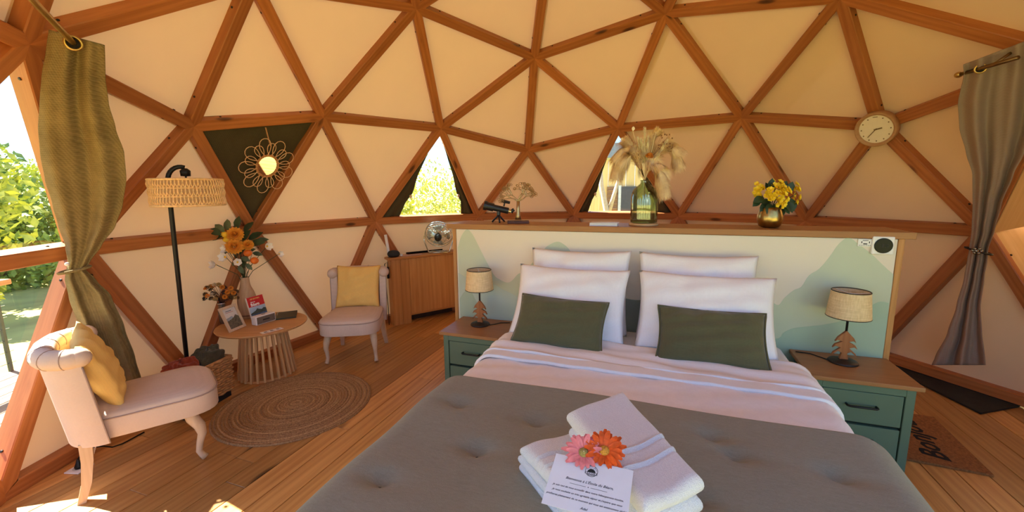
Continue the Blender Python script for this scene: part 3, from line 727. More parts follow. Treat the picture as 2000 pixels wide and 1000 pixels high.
# ------------------------------------------------------------------ cocktail chairs
chair_m = fabric('oat_linen', (.66, .53, .445), 800, .08, .3)
limed = wood('limed_wood', (.74, .56, .38), (.60, .43, .27), 2, 1.5, .55, kd=0, tint=.05)
pip_m = fabric('piping_linen', (.42, .32, .27), 800, .08, .2)
def rounded(pts, r, k=6):
    out = []; n = len(pts)
    for i, p in enumerate(pts):
        p = Vector(p); a = Vector(pts[i-1])-p; b = Vector(pts[(i+1) % n])-p
        rr_ = min(r[i] if isinstance(r, list) else r, a.length*.49, b.length*.49)
        a.normalize(); b.normalize()
        for j in range(k+1):
            t = j/k; out.append(tuple(p + a*rr_*(1-t)**2 + b*rr_*t**2))
    return out
def chair(label, loc, rz):
    t = thing('cocktail_chair', label, 'chair', loc, rz)
    out = rounded([(-.235, -.185), (-.10, -.225), (.34, -.262), (.34, .262), (-.10, .225), (-.235, .185)], [.03, .04, .17, .17, .04, .03], 7)
    mb = MB(); n = len(out); cx = Vector((.03, 0))
    rings = [(1, .285), (1.0, .385), (.985, .402), (.93, .414), (.7, .424), (.3, .43)]
    vs = [((Vector(p)-cx)*s+cx).to_tuple()+(z,) for s, z in rings for p in out]
    fs = [(a*n+i, a*n+(i+1) % n, (a+1)*n+(i+1) % n, (a+1)*n+i) for a in range(len(rings)-1) for i in range(n)]
    fs += [tuple(range(n-1, -1, -1)), tuple((len(rings)-1)*n+i for i in range(n))]
    mb.add(vs, fs); seat = mb.build('seat', chair_m, t, smooth=True, bev=.004, seg=2)
    MB().tube([(x*1.004, y*1.006, .388) for x, y in out], .0042, 6, True).build('piping', pip_m, seat, smooth=True)
    # wrap-around back
    def arc(s, off, z):
        psi = R_(-91+182*s); k = (z-.28)/.46
        x = -.125-(.155+off)*max(-.1, cos(psi)) - .055*k; y = (.250+off)*math.copysign(abs(sin(psi))**.7, sin(psi))*(1+.03*k)
        return Vector((x, y, z))
    mb = MB(); nz_ = 9; ns = 40
    zz_ = lambda j: .275+.455*j
    mb.grid(lambda i, j: arc(i, .0, zz_(j)), ns, nz_)
    mb.grid(lambda i, j: arc(i, -.062, zz_(j)), ns, nz_)
    mb.grid(lambda i, j: arc(i, -.062*j, .275), ns, 2); mb.grid(lambda i, j: arc(i, -.062*j, .73), ns, 2)
    for e in (0, 1): mb.grid(lambda i, j: arc(e, -.062*i, zz_(j)), 2, nz_)
    bk = mb.build('backrest', chair_m, t, smooth=True, bev=.012, seg=2)
    for e in (0.0, 1.0): MB().tube([arc(e, -.002 if True else 0, zz_(j/10)) for j in range(10)], .0038, 6).build('seam', pip_m, bk, smooth=True)
    path = [arc(i/47, -.022, .728) for i in range(48)]
    rad_ = [.047 if 1 < i < 46 else .044 for i in range(48)]
    roll = MB().tube(path, rad_, 16)
    for e in (0, -1): roll.sphere(path[e], (.046, .046, .046), 12, 8)
    ro = roll.build('top_roll', chair_m, bk, smooth=True)
    for i in range(5, 45, 7):
        p = path[i]; d = (path[i+1]-path[i-1]).normalized(); a = Vector((0, 0, 1)); b2 = d.cross(a)
        MB().tube([p+(a*cos(k/20*2*PI)+b2*sin(k/20*2*PI))*.0472 for k in range(20)], .0022, 5, True).build('crease', pip_m, bk, smooth=True)
    for sy in (-1, 1):
        pth = [(.195, sy*.185, .29), (.205, sy*.19, .25), (.232, sy*.20, .20), (.238, sy*.205, .155), (.222, sy*.203, .10), (.214, sy*.203, .055), (.226, sy*.207, .03), (.238, sy*.21, .013)]
        MB().tube(pth, [.030, .031, .028, .022, .017, .0155, .0165, .019], 10).build('leg', limed, t, smooth=True)
        mb = MB(); q = [(-.21, sy*.185, .29), (-.213, sy*.19, .2), (-.228, sy*.2, .09), (-.255, sy*.21, 0)]
        for (a0, b0, c0), (a1, b1, c1), w0, w1 in zip(q, q[1:], (.024, .022, .019), (.022, .019, .016)):
            mb.add([(a0+i*w0, b0+j*w0, c0) for i, j in ((-1, -1), (1, -1), (1, 1), (-1, 1))]+[(a1+i*w1, b1+j*w1, c1) for i, j in ((-1, -1), (1, -1), (1, 1), (-1, 1))],
                   [(0, 1, 5, 4), (1, 2, 6, 5), (2, 3, 7, 6), (3, 0, 4, 7), (0, 3, 2, 1), (4, 5, 6, 7)])
        mb.build('leg', limed, t)
    for i in (12, 20, 28, 36): MB().sphere(arc(i/47, -.064, .60), .010, 8, 6).build('button', chair_m, bk, smooth=True)
    return t
CL = chair('pale oat upholstered chair in front of the olive curtain, sunlit', (-2.478, -.035, 0), R_(38))
CR = chair('pale oat upholstered chair beside the pine cabinet, facing the rug', (-1.735, 1.45, 0), R_(-88))
yel_m = fabric('mustard_cotton', (.86, .57, .175), 700, .07, .25)
def chair_cushion(ch_loc, rz, label, x0, y0, lean, yaw, roll=0, size=.40):
    T = Matrix.Translation(ch_loc) @ Matrix.Rotation(rz, 4, 'Z')
    l = R_(lean); up = Vector((-sin(l), 0, cos(l))); side_ = Vector((sin(yaw), cos(yaw), 0)); side_ = (side_-up*side_.dot(up)).normalized()
    X = side_*cos(roll)+up*sin(roll); Yv = up*cos(roll)-side_*sin(roll)
    o = bpy.data.objects.new('chair_cushion', pillow_mesh(size, size, .13, yel_m, 9)); COL.objects.link(o)
    o.matrix_world = T @ frame_matrix(Vector((x0, y0, .425))+up*(size/2-.012), X, Yv, X.cross(Yv))
    return tag(o, label, 'cushion', 'mustard cushions on the chairs')
chair_cushion(Vector((-2.478, -.035, 0)), R_(38), 'mustard yellow cushion on the chair by the olive curtain', -.075, .01, 18, 0, .12)
chair_cushion(Vector((-1.735, 1.45, 0)), R_(-88), 'mustard yellow cushion on the chair beside the pine cabinet', -.095, .0, 18, 0, -.02)

# ------------------------------------------------------------------ round rug: one spiral-braided disc
jute = fabric('jute_braid', (.44, .27, .15), 260, .35, .9, .95, 0, (.20, .11, .055))
rug = thing('jute_rug', 'round brown braided jute rug on the plank floor', 'rug', (-1.912, .536, 0))
prof = [(.0001, .002)]
nr = 25
for i in range(nr):
    r0 = .505*i/nr; w_ = .505/nr
    prof += [(r0+w_*.1, .006), (r0+w_*.3, .0105), (r0+w_*.55, .0115), (r0+w_*.8, .0105), (r0+w_*.98, .006)]
prof += [(.507, .001)]
jm, nt, bb = newmat('jute_rings')
tcn = N(nt, 'ShaderNodeTexCoord'); gr = N(nt, 'ShaderNodeSeparateXYZ'); nt.links.new(tcn.outputs['Object'], gr.inputs[0])
ln = N(nt, 'ShaderNodeVectorMath', operation='LENGTH'); nt.links.new(tcn.outputs['Object'], ln.inputs[0])
wv = N(nt, 'ShaderNodeMath', operation='MULTIPLY'); wv.inputs[1].default_value = nr/.505*.33
nt.links.new(ln.outputs['Value'], wv.inputs[0])
cbx = N(nt, 'ShaderNodeCombineXYZ'); nt.links.new(wv.outputs[0], cbx.inputs[0])
ringn = noise(nt, cbx.outputs[0], 3.0, 3, .6); fib = noise(nt, coords(nt, (130, 130, 130), False), 1, 4, .7)
nt.links.new(ramp(nt, mix(nt, .5, ringn, fib), [(.38, (.15, .075, .028)), (.5, (.40, .235, .105)), (.62, (.64, .42, .20))]), bb.inputs['Base Color']); bb.inputs['Roughness'].default_value = .95
bump(nt, bb, fib, .9, .006)
MB().lathe(prof, 96, cap=False).build('braid', jm, rug, smooth=True)

# ------------------------------------------------------------------ slatted side table
tbl_oak = wood('table_oak', (.72, .40, .16), (.52, .25, .085), 0, 1.2, .45, kd=0, tint=.08)
slat_w = wood('slat_oak', (.80, .50, .235), (.64, .36, .14), 2, 1.5, .5, kd=0, tint=.12)
TZ = .430; TP = Vector((-2.375, 1.095, 0))
tb = thing('side_table', 'round wooden side table on a cone of upright slats', 'table', TP)
MB().lathe([(.30, TZ-.024), (.322, TZ-.018), (.33, TZ-.006), (.328, TZ-.001), (.322, TZ)], 64).build('table_top', tbl_oak, tb)
MB().lathe([(.205, .0), (.205, .018)], 40).build('base_ring', tbl_oak, tb); MB().lathe([(.15, TZ-.045), (.15, TZ-.024)], 40).build('upper_ring', tbl_oak, tb)
for i in range(26):
    a = 2*PI*i/26; d = Vector((cos(a), sin(a), 0)); p0 = d*.205; p1 = d*.152+Vector((0, 0, TZ-.026)); Zv = (p1-p0).normalized(); Yv = Vector((-d.y, d.x, 0)); X = Yv.cross(Zv)
    L_ = (p1-p0).length
    o = MB().box((0, 0, 0), (.026, .017, L_)).build('slat', slat_w, tb, bev=.002, seg=1); o.matrix_basis = frame_matrix((p0+p1)/2, X, Yv, Zv)

# ------------------------------------------------------------------ things on the side table
def tpos(u, v): return on_z(u, v, TZ)
def facing(p):
    d = p-CAM; return math.atan2(d.y, d.x)-PI/2              # rz so that local -Y looks at the camera
def vplane(u, v, p, depth=0):
    d = (p-CAM); d.z = 0; d.normalize(); return on_plane(u, v, p+d*depth, d)
def leaf_mb(mb, p, d, n, ln_, wd, curl=.2, mi=0, tip=.03):
    d = d.normalized(); n = (n-d*n.dot(d)); n = n.normalized() if n.length > 1e-4 else d.orthogonal().normalized(); s = d.cross(n)
    pts = []
    for t, w_ in ((0, .12), (.25, .8), (.5, 1), (.75, .75 if tip < .1 else .95), (1, tip)):
        c = p+d*ln_*t - n*curl*ln_*t*t
        pts += [c-s*wd*w_/2+n*wd*.12*w_, c, c+s*wd*w_/2+n*wd*.12*w_]
    mb.add(pts, [(3*i+j, 3*i+j+1, 3*i+j+4, 3*i+j+3) for i in range(4) for j in range(2)], None, mi)
gl_leaf = plain('dark_leaf', (.03, .055, .022), .45, 0, .35, 20)
gl_leaf2 = plain('grey_green_leaf', (.10, .13, .06), .6, 0, .35, 20)
stem_g = plain('stem_green', (.06, .075, .03), .6)
ylw = plain('lemon_yellow', (.85, .52, .03), .45, 0, .12, 40, .1)
orj = plain('kumquat_orange', (.80, .18, .02), .4, 0, .12, 40)
org_p = plain('apricot_petal', (.88, .40, .05), .6, 0, .2, 40)
wht_p = plain('white_petal', (.86, .80, .74), .6, 0, .05, 30)
cream_cer = wood('pale_vase_wood', (.64, .44, .26), (.48, .31, .17), 2, 1.2, .55, kd=.4, tint=.02)
vp = tpos(486, 619.5)
va = thing('tall_vase', 'tall pale bottle vase with narrow neck on the slatted table', 'vase', vp)
vh = vplane(480, 541, vp).z-TZ
MB().lathe([(.054, 0), (.061, .006), (.068, vh*.2), (.072, vh*.38), (.070, vh*.52), (.060, vh*.64), (.043, vh*.75), (.035, vh*.86), (.034, vh*.97), (.037, vh), (.032, vh), (.029, vh*.95), (.026, vh*.8)], 40, cap=False).build('body', cream_cer, va, smooth=True)
MB().lathe([(.0625, .024), (.0645, .024), (.0655, .032), (.0635, .032)], 40, cap=False).build('band', plain('brown_band', (.20, .09, .06), .6), va, smooth=True)
MB().lathe([(.0, .002), (.053, .002)], 24, cap=False).build('foot', cream_cer, va)
neck = vp+Vector((0, 0, vh))
bq = thing('flower_arrangement', 'artificial bouquet of apricot and white blooms with lemons and kumquats in the tall vase', 'flowers', neck-Vector((0, 0, .06)))
org_ = bq.location.copy()
rf = random.Random(11)
def loc_(u, v, dep=0): return vplane(u, v, neck, dep-.12)-org_
def stem_to(q, r0=.0025):
    mid = Vector((q.x*.25, q.y*.25, q.z*.45)); MB().tube([Vector((rf.uniform(-.012, .012), rf.uniform(-.012, .012), 0)), mid, q], r0, 6).build('stem', stem_g, bq, smooth=True)
def dahlia(q, r, dirv, mat, parent, rings_=5, nm='bloom'):
    mb = MB(); dirv = dirv.normalized(); a = dirv.orthogonal().normalized(); b2 = dirv.cross(a)
    for k in range(rings_):
        th_ = R_(12+k*78/(rings_-1)); m_ = 5+k*3
        for i in range(m_):
            ph = 2*PI*i/m_+k*.5; d = dirv*cos(th_)+(a*cos(ph)+b2*sin(ph))*sin(th_)
            leaf_mb(mb, q+d*r*.25, d, dirv, r*.8, r*.52, -.25)
    return mb.build(nm, mat, parent, smooth=True)
tocam = lambda q: (CAM-(org_+q))
for u, v, s, dp in [(459, 459, .062, -.03), (458, 482, .066, -.05), (484, 479, .045, -.03)]:
    q = loc_(u, v, dp); stem_to(q); dahlia(q, s, tocam(q)+Vector((0, 0, 1.5)), org_p, bq)
for u, v in [(439, 458), (443, 468)]:
    q = loc_(u, v, -.02); stem_to(q, .002); MB().sphere(q, (.030, .026, .023), 14, 10).build('lemon', ylw, bq, smooth=True)
for u, v in [(484, 494), (497, 509)]:
    q = loc_(u, v, -.03); stem_to(q, .002); MB().sphere(q, (.031, .031, .029), 14, 10).build('kumquat', orj, bq, smooth=True)
def bloom5(q, s, dirv, mat, parent, npet=6, nm='bloom', wide=.75, cup=-.4):
    mb = MB(); dirv = dirv.normalized(); a = dirv.orthogonal().normalized(); b2 = dirv.cross(a)
    for i in range(npet):
        ph = 2*PI*i/npet; d = (a*cos(ph)+b2*sin(ph))*.9+dirv*.45
        leaf_mb(mb, q, d, dirv, s, s*wide, cup)
    o = mb.build(nm, mat, parent, smooth=True)
    MB().sphere(q+dirv*s*.12, s*.17, 8, 6).build('flower_centre', ylw, o, smooth=True); return o
for u, v, s, side_ in [(444, 487, .05, -.8), (441, 502, .055, -.5), (464, 512, .045, 0), (422, 517, .055, -1), (521, 481, .05, .8), (545, 496, .038, 1)]:
    q = loc_(u, v, -.03); stem_to(q); bloom5(q, s, tocam(q)*.6+RT*side_*3, wht_p, bq, 6)
for i, (u, v, ang, l_, mt) in enumerate([(425, 455, 150, .09, 0), (445, 445, 110, .09, 1), (463, 440, 95, .09, 0), (480, 447, 70, .09, 0), (490, 465, 40, .10, 0), (495, 475, 10, .10, 0), (428, 462, 190, .085, 0), (505, 470, 20, .08, 1), (478, 505, -20, .06, 1), (488, 490, 30, .06, 1), (437, 495, 200, .06, 1), (470, 525, -60, .06, 1), (500, 495, -10, .06, 1), (452, 470, 130, .09, 0), (478, 465, 60, .09, 0), (455, 515, 210, .05, 1), (485, 520, -50, .055, 1), (433, 448, 140, .08, 1), (470, 490, 80, .08, 0), (476, 513, 260, .06, 0)]):
    q = loc_(u, v, rf.uniform(-.03, .05)); mb = MB(); d = RT*cos(R_(ang))+UP*sin(R_(ang))
    leaf_mb(mb, q-d*.03, d+_f*rf.uniform(-.3, .3), -_f+Vector((0, 0, .5)), l_*1.25, l_*.68, .25); mb.build('leaf', (gl_leaf, gl_leaf2)[mt], bq, smooth=True)
    if i % 2 == 0: stem_to(q-d*.03, .002)

# small vase of dried flowers behind the picture frame
sp = tpos(437, 631); sv = thing('small_vase', 'small silver rimmed vase standing behind the picture frame', 'vase', sp)
svh = vplane(433, 592, sp).z-TZ
MB().lathe([(.026, 0), (.034, svh*.25), (.030, svh*.6), (.022, svh*.85), (.027, svh), (.022, svh), (.018, svh*.8)], 24, cap=False).build('body', plain('smoked_vase', (.16, .12, .09), .25, .3), sv, smooth=True)
MB().lathe([(.0275, svh-.004), (.029, svh), (.0275, svh+.003)], 24, cap=False).build('rim', plain('silver', (.7, .66, .6), .25, 1), sv, smooth=True)
db = thing('dried_posy', 'small dried posy of brown and orange everlasting flowers by the frame', 'flowers', sp+Vector((0, 0, svh-.03)))
do = db.location.copy(); browns = [plain('dried_brown', (.17, .085, .03), .8, 0, .3, 60), plain('dried_ochre', (.50, .30, .09), .8, 0, .3, 60), plain('dried_orange', (.72, .27, .03), .7, 0, .2, 60), plain('dried_cream', (.66, .52, .33), .8, 0, .2, 60), plain('dried_dark', (.05, .03, .025), .8, 0, .3, 60)]
for i in range(34):
    fx_ = rf.random(); u = 400+fx_*64; v = 553+rf.random()*30 + 6*abs(fx_-.55)
    q = vplane(u, v, db.location, rf.uniform(-.15, -.06))-do; mt = browns[[0, 1, 3, 4, 0, 1, 2][i % 7]]
    MB().tube([(0, 0, 0), (q.x*.3, q.y*.3, q.z*.6), q], .0014, 5).build('stem', browns[4], db, smooth=True)
    d = (q-Vector((0, 0, -.03))).normalized(); dahlia(q, rf.uniform(.014, .022), d, mt, db, 3, 'dried_head')
for u, v in [(434, 561), (444, 571), (439, 580), (451, 563), (456, 572)]:
    q = vplane(u, v, db.location, -.15)-do; dahlia(q, .019, CAM-(do+q)+Vector((0, 0, .6)), browns[2], db, 4, 'everlasting_flower')

def leaning(name, label, cat, uvs, p, wd, h, th_, lean, rz):
    t = thing(name, label, cat, p, 0, None, None); t.rotation_euler = (R_(-lean), 0, rz); return t
fp_ = (tpos(449, 650)+tpos(480, 637))/2; dd = tpos(480, 637)-tpos(449, 650)
fr_ = thing('picture_frame', 'light wood picture frame with mountain photograph leaning on the side table', 'picture frame', fp_, rot=(R_(-22), 0, math.atan2(dd.y, dd.x)))
FWd, FH = dd.length*1.02, .20
for x in (-1, 1): MB().box((x*(FWd/2-.010), 0, FH/2), (.020, .014, FH)).build('frame_side', limed, fr_, bev=.001, seg=1)
for z in (.01, FH-.01): MB().box((0, 0, z), (FWd-.04, .014, .020)).build('frame_rail', limed, fr_, bev=.001, seg=1)
MB().box((0, .003, FH/2), (FWd-.036, .004, FH-.036)).build('photograph', plain('photo_paper', (.70, .66, .60), .4, 0, .03), fr_)
iw = FWd-.04
def fpoly(pts, mat, nm, par, y=-.0002, dz=0): 
    mb = MB(); n = len(pts); mb.add([(x*iw/2, y, .02+z*(FH-.04)) for x, z in pts], [tuple(range(n))]); mb.build(nm, mat, par)
fpoly([(-1, .0), (1, 0), (1, .5), (.6, .62), (.2, .50), (-.2, .46), (-.6, .42), (-1, .40)], plain('photo_dark_hill', (.12, .10, .06), .5, 0, .5, 60), 'photo_hill', fr_)
fpoly([(-1, .40), (-.6, .42), (-.2, .46), (.2, .5), (0, .6), (-.4, .56), (-.8, .54), (-1, .52)], plain('photo_blue_hill', (.30, .36, .40), .5, 0, .2, 60), 'photo_hill', fr_, -.0001)
mb = MB(); [mb.box((-.2+.0*i, -.0006, FH*.78-i*.012), (.05-.012*(i % 2), .0004, .003)) for i in range(2)]
MB().box((-.008, -.0005, FH*.80), (iw*.45, .0004, .004)).build('caption', ink, fr_); MB().box((-.004, -.0005, FH*.74), (iw*.6, .0004, .003)).build('caption', plain('red_caption', (.5, .12, .08), .6), fr_)
MB().box((0, .035, FH*.28), (.03, .006, .11), Matrix.Rotation(R_(0), 4, 'X')).build('prop', limed, fr_)
# guide book leaning on the vase
bp = (tpos(494, 630)+tpos(526, 620))/2; dd = tpos(524, 617)-tpos(492, 627)
bk = thing('guide_book', 'red topped hiking guide book standing against the tall vase', 'book', bp+Vector((0, 0, .002)), rot=(R_(-14), 0, math.atan2(dd.y, dd.x)+.05))
bw, bh = .148, .205
MB().box((0, .008, bh/2), (bw, .016, bh)).build('pages', plain('book_paper', (.80, .76, .68), .7), bk, bev=.001, seg=1)
MB().box((0, -.0006, bh*.80), (bw, .001, bh*.40)).build('cover_top', plain('cover_red', (.62, .02, .02), .4, 0, .05), bk)
MB().box((0, -.0006, bh*.30), (bw, .001, bh*.60)).build('cover_photo', plain('cover_sky', (.42, .55, .68), .4, 0, .15, 12), bk)
def bpoly(pts, mat, nm): 
    mb = MB(); mb.add([(x*bw/2, -.0014, z*bh) for x, z in pts], [tuple(range(len(pts)))]); mb.build(nm, mat, bk)
bpoly([(-1, .30), (1, .30), (1, .44), (.7, .47), (.45, .42), (.1, .46), (-.1, .50), (-.3, .43), (-.7, .38), (-1, .34)], plain('cover_hill', (.07, .09, .07), .5, 0, .4, 40), 'cover_mountain')
bpoly([(-1, 0), (1, 0), (1, .30), (-1, .30)], plain('cover_lake', (.07, .14, .26), .4, 0, .4, 25), 'cover_lake')
wt_ink = plain('white_ink', (.9, .88, .85), .6)
RX = Matrix.Rotation(PI/2, 4, 'X')
text_mb('LES SENTIERS', .015, plain('yellow_ink', (.85, .55, .15), .6), 'series_title', bk, Matrix.Translation((-.005, -.002, bh*.91)) @ RX, bold=.0003)
text_mb('dans le', .015, wt_ink, 'title', bk, Matrix.Translation((-.030, -.002, bh*.79)) @ RX, bold=.0004)
text_mb('Béarn', .034, wt_ink, 'title', bk, Matrix.Translation((-.015, -.002, bh*.68)) @ RX, bold=.0012)
# white speaker
pp = (tpos(503, 637)+tpos(539, 626))/2; dd = tpos(539, 623)-tpos(503, 634); rz = math.atan2(dd.y, dd.x)
spk = thing('portable_speaker', 'white portable speaker with grey grille on the side table', 'speaker', pp+Vector((-sin(rz), cos(rz), 0))*.035, rz)
sl_ = dd.length*1.05
MB().box((0, 0, .038), (sl_, .062, .072)).build('case', white_pl, spk, bev=.007, seg=3)
MB().box((0, -.0315, .038), (sl_-.016, .003, .058)).build('grille', plain('grey_grille', (.16, .13, .10), .7, 0, .2, 200, .6, 500), spk, bev=.001, seg=1)
MB().box((0, -.0335, .038), (sl_*.34, .001, .010)).build('badge', ink, spk); MB().box((0, 0, .0745), (.03, .012, .001)).build('button_strip', ink, spk)
# dark folder
q4 = [tpos(*uv) for uv in [(541, 622), (556, 627), (582, 614), (557, 605)]]; cq = sum(q4, Vector())/4
nb_o = thing('dark_folder', 'dark green folder lying flat behind the white speaker', 'folder', cq+Vector((0, 0, .0005)), R_(20))
MB().box((0, 0, .006), (.165, .215, .011)).build('cover', plain('folder_green', (.030, .035, .018), .45, 0, .15, 20), nb_o, bev=.003, seg=2)
MB().tube([(-.07, -.08, .0125), (-.07, .09, .0125)], .004, 6).build('clasp', plain('clasp', (.25, .24, .2), .3, .8), nb_o, smooth=True)
# white card
cp = tpos(531, 646); dd = tpos(551, 643)-tpos(521, 651)
cd_ = thing('info_card', 'small white card with black symbols at the front of the table', 'card', cp+Vector((0, 0, .0008)), math.atan2(dd.y, dd.x))
MB().box((0, 0, .0006), (.155, .055, .0012)).build('paper', plain('card_white', (.85, .80, .76), .6, 0, .03), cd_)
mb = MB()
for x in (-.045, 0, .045):
    mb.box((x, .006, .0014), (.022, .012, .0004)); mb.box((x, -.010, .0014), (.030, .003, .0004)); mb.box((x, -.017, .0014), (.022, .002, .0004))
mb.build('print', ink, cd_)

# ------------------------------------------------------------------ floor lamp
lp = Vector((-2.660, .600, 0))
fl = thing('floor_lamp', 'tall black floor lamp with woven rattan drum shade', 'lamp', lp)
def cyl(u, v, r):
    d = ray(u, v); d2 = Vector((d.x, d.y)); o2 = Vector((CAM.x, CAM.y)); A_ = d2.dot(d2); B_ = o2.dot(d2); C_ = o2.dot(o2)-r*r
    return CAM+d*((-B_+math.sqrt(B_*B_-A_*C_))/A_)
topx = cyl(334, 410, 2.56)
dv_ = Vector((topx.x-lp.x, topx.y-lp.y, 0))/topx.z
MB().lathe([(.10, 0), (.10, .012), (.09, .018), (.015, .022)], 32).build('base', blk_metal, fl, smooth=False)
ztop = 1.60
sd = (cyl(367, 376, 2.47)-lp-dv_*1.6); sd.z = 0; sdl = sd.length; sd.normalize()
pole = [Vector((0, 0, .018)), dv_*.8+Vector((0, 0, .8)), dv_*1.4+Vector((0, 0, 1.4)), dv_*1.56+Vector((0, 0, 1.56))]
for k in range(1, 9):
    th_ = PI*k/8*.60; pole.append(dv_*1.56+Vector((0, 0, 1.56))+sd*(sdl*.78*(1-cos(th_)))+Vector((0, 0, .09*sin(th_))))
tip = pole[-1]
MB().tube(pole, .0135, 12).build('pole', blk_metal, fl, smooth=True)
shade_c = cyl(367, 376, 2.47)-lp
MB().lathe([(.008, .0), (.026, .002), (.028, .035), (.012, .05)], 20).build('socket', blk_metal, fl, smooth=True, loc=shade_c+Vector((0, 0, .10)))
MB().sphere((0, 0, 0), (.03, .03, .042), 14, 10).build('bulb', plain('opal_bulb', (.85, .8, .72), .3), fl, smooth=True, loc=shade_c+Vector((0, 0, .03)))
ratt = plain('rattan', (.80, .52, .25), .65, 0, .2, 60, .2)
RS, HS = .190, .158
shd = bpy.data.objects.new('shade', None); COL.objects.link(shd); shd.parent = fl; shd.location = shade_c-Vector((0, 0, HS/2))
for z in (0, HS): MB().tube([(RS*cos(i/60*2*PI), RS*sin(i/60*2*PI), z) for i in range(60)], .007, 8, True).build('hoop', ratt, shd, smooth=True)
for z in (HS*.345, HS*.67): MB().tube([(RS*cos(i/60*2*PI), RS*sin(i/60*2*PI), z) for i in range(60)], .0035, 6, True).build('hoop', ratt, shd, smooth=True)
mb = MB(); K = 66
for row in range(3):
    z0, z1 = HS*(.0+.335*row), HS*(.335+.335*row)
    for i in range(K):
        a0 = 2*PI*(i+.5*(row % 2))/K
        for s in (-1, 1):
            a1 = a0+s*PI/K*.95
            mb.tube([(RS*cos(a0), RS*sin(a0), z0), ((RS+.006)*cos((a0+a1)/2+s*.02), (RS+.006)*sin((a0+a1)/2+s*.02), (z0+z1)/2), (RS*cos(a1), RS*sin(a1), z1)], .0034, 4)
o = mb.build('woven_cane', ratt, shd); 
MB().lathe([(RS-.012, .004), (RS-.012, HS-.004)], 60, cap=False).build('lining', translucent('paper_lining', (.80, .60, .36), .4), shd, smooth=True)
mb = MB()
for k in range(3): mb.tube([(0, 0, HS*.9), ((RS-.004)*cos(k*2.094), (RS-.004)*sin(k*2.094), HS)], .003, 5)
mb.tube([(0, 0, HS*.9), (0, 0, HS+.06)], .006, 6)
mb.build('spider', blk_metal, shd)

# ------------------------------------------------------------------ basket with two blankets
bkp = Vector((-2.565, .565, 0)); brz = R_(-14)
bs = thing('wicker_basket', 'rectangular woven wicker basket behind the sunlit chair', 'basket', bkp, brz)
wick = plain('water_hyacinth', (.50, .27, .11), .75, 0, .3, 40, .3, 150)
bx_, by_, bh_ = .075, .19, .30
def brect(s, z):
    s *= 4; i = int(s) % 4; f = s-int(s); cs = [(bx_, -by_), (bx_, by_), (-bx_, by_), (-bx_, -by_)]
    a, b = cs[i], cs[(i+1) % 4]; k = 1+.06*(z/bh_); return Vector(((a[0]+(b[0]-a[0])*f)*k, (a[1]+(b[1]-a[1])*f)*k, z))
mb = MB(); rows, cols = 15, 44
for r in range(rows):
    z = .052+(bh_-.06)*r/(rows-1); pts = []
    for i in range(cols*2):
        p = brect(i/(cols*2), z); d = Vector((p.x, p.y, 0)).normalized(); off = .007*(1 if (i+r*2) % 4 < 2 else -1); pts.append(p+d*off+Vector((0, 0, .004*((i+r) % 2))))
    mb.tube(pts, .0105, 5, True)
mb.build('weave', wick, bs, smooth=True)
MB().tube([brect(i/48, bh_) for i in range(48)], .010, 6, True).build('rim', wick, bs, smooth=True)
mb = MB(); mb.add([brect(i/4, .05) for i in range(4)]+[brect(i/4+.0001, bh_-.01)*1 for i in range(4)], [(0, 1, 2, 3), (0, 1, 5, 4), (1, 2, 6, 5), (2, 3, 7, 6), (3, 0, 4, 7)])
mb.build('liner', plain('dark_liner', (.05, .035, .02), .9), bs)
MB().box((0, 0, .025), (bx_*1.85, by_*1.85, .05)).build('foot', plain('black_plinth', (.012, .012, .014), .6), bs)
def bundle(name, label, c, r, mat, seed):
    rr_ = random.Random(seed); ph = [rr_.uniform(0, 6) for _ in range(8)]; mb = MB()
    def fn(u, v):
        a = 2*PI*u; th_ = PI*v; d = Vector((sin(th_)*cos(a), sin(th_)*sin(a), -cos(th_)))
        k = 1+.10*sin(3*a+ph[0]+4*th_)+.07*sin(7*th_+ph[1]+2*a)+.05*sin(11*a+ph[2]-3*th_)
        p = Vector((math.copysign(abs(d.x)**.6, d.x)*r[0], math.copysign(abs(d.y)**.6, d.y)*r[1], math.copysign(abs(d.z)**.7, d.z)*r[2]))*k
        return p
    mb.grid(fn, 48, 28, cu=True)
    o = mb.build(name, mat, None, smooth=True, loc=c, rot=(0, 0, brz)); return tag(o, label, 'blanket')
Tb = Matrix.Translation(bkp) @ Matrix.Rotation(brz, 4, 'Z')
bundle('folded_blanket', 'rust red blanket stuffed into the wicker basket', Tb @ Vector((-.005, -.10, .305)), (.072, .092, .080), fabric('rust_fleece', (.30, .055, .022), 300, .25, .4, .95, .2), 1)
bundle('folded_blanket', 'dark olive blanket stuffed into the wicker basket', Tb @ Vector((-.005, .098, .315)), (.072, .085, .080), fabric('olive_fleece', (.085, .078, .045), 300, .35, .4, .95, .2), 2)

# ------------------------------------------------------------------ rattan flower mirror on the blind
t_, P_ = blind_tri; c_, n_ = tri_frame([NW[i] for i in t_])
mcen = on_plane(522, 324, c_+n_*.005, n_)
up_ = (Vector((0, 0, 1))-n_*n_.z).normalized(); sx_ = up_.cross(n_)
mir = thing('rattan_mirror', 'round mirror in a rattan flower frame hanging over the dark blind', 'mirror', mcen)
mir.matrix_world = frame_matrix(mcen, sx_, up_, n_)
MR = .082
MB().lathe([(MR, -.004), (MR, .002)], 40).build('mirror_glass', plain('mirror_silver', (.92, .92, .92), .02, 1, 0), mir)
ring = MB()
for k in range(2):
    ring.tube([((MR+.009+.006*cos(i*1.1+k*PI))*cos(i/90*2*PI), (MR+.009+.006*cos(i*1.1+k*PI))*sin(i/90*2*PI), .004+.004*sin(i*1.1+k*PI)) for i in range(90)], .0055, 6, True)
ring.build('plaited_ring', plain('rattan_ring', (.55, .27, .10), .6, 0, .25, 60), mir, smooth=True)
rp = plain('rattan_loop', (.80, .52, .30), .6, 0, .15, 60)
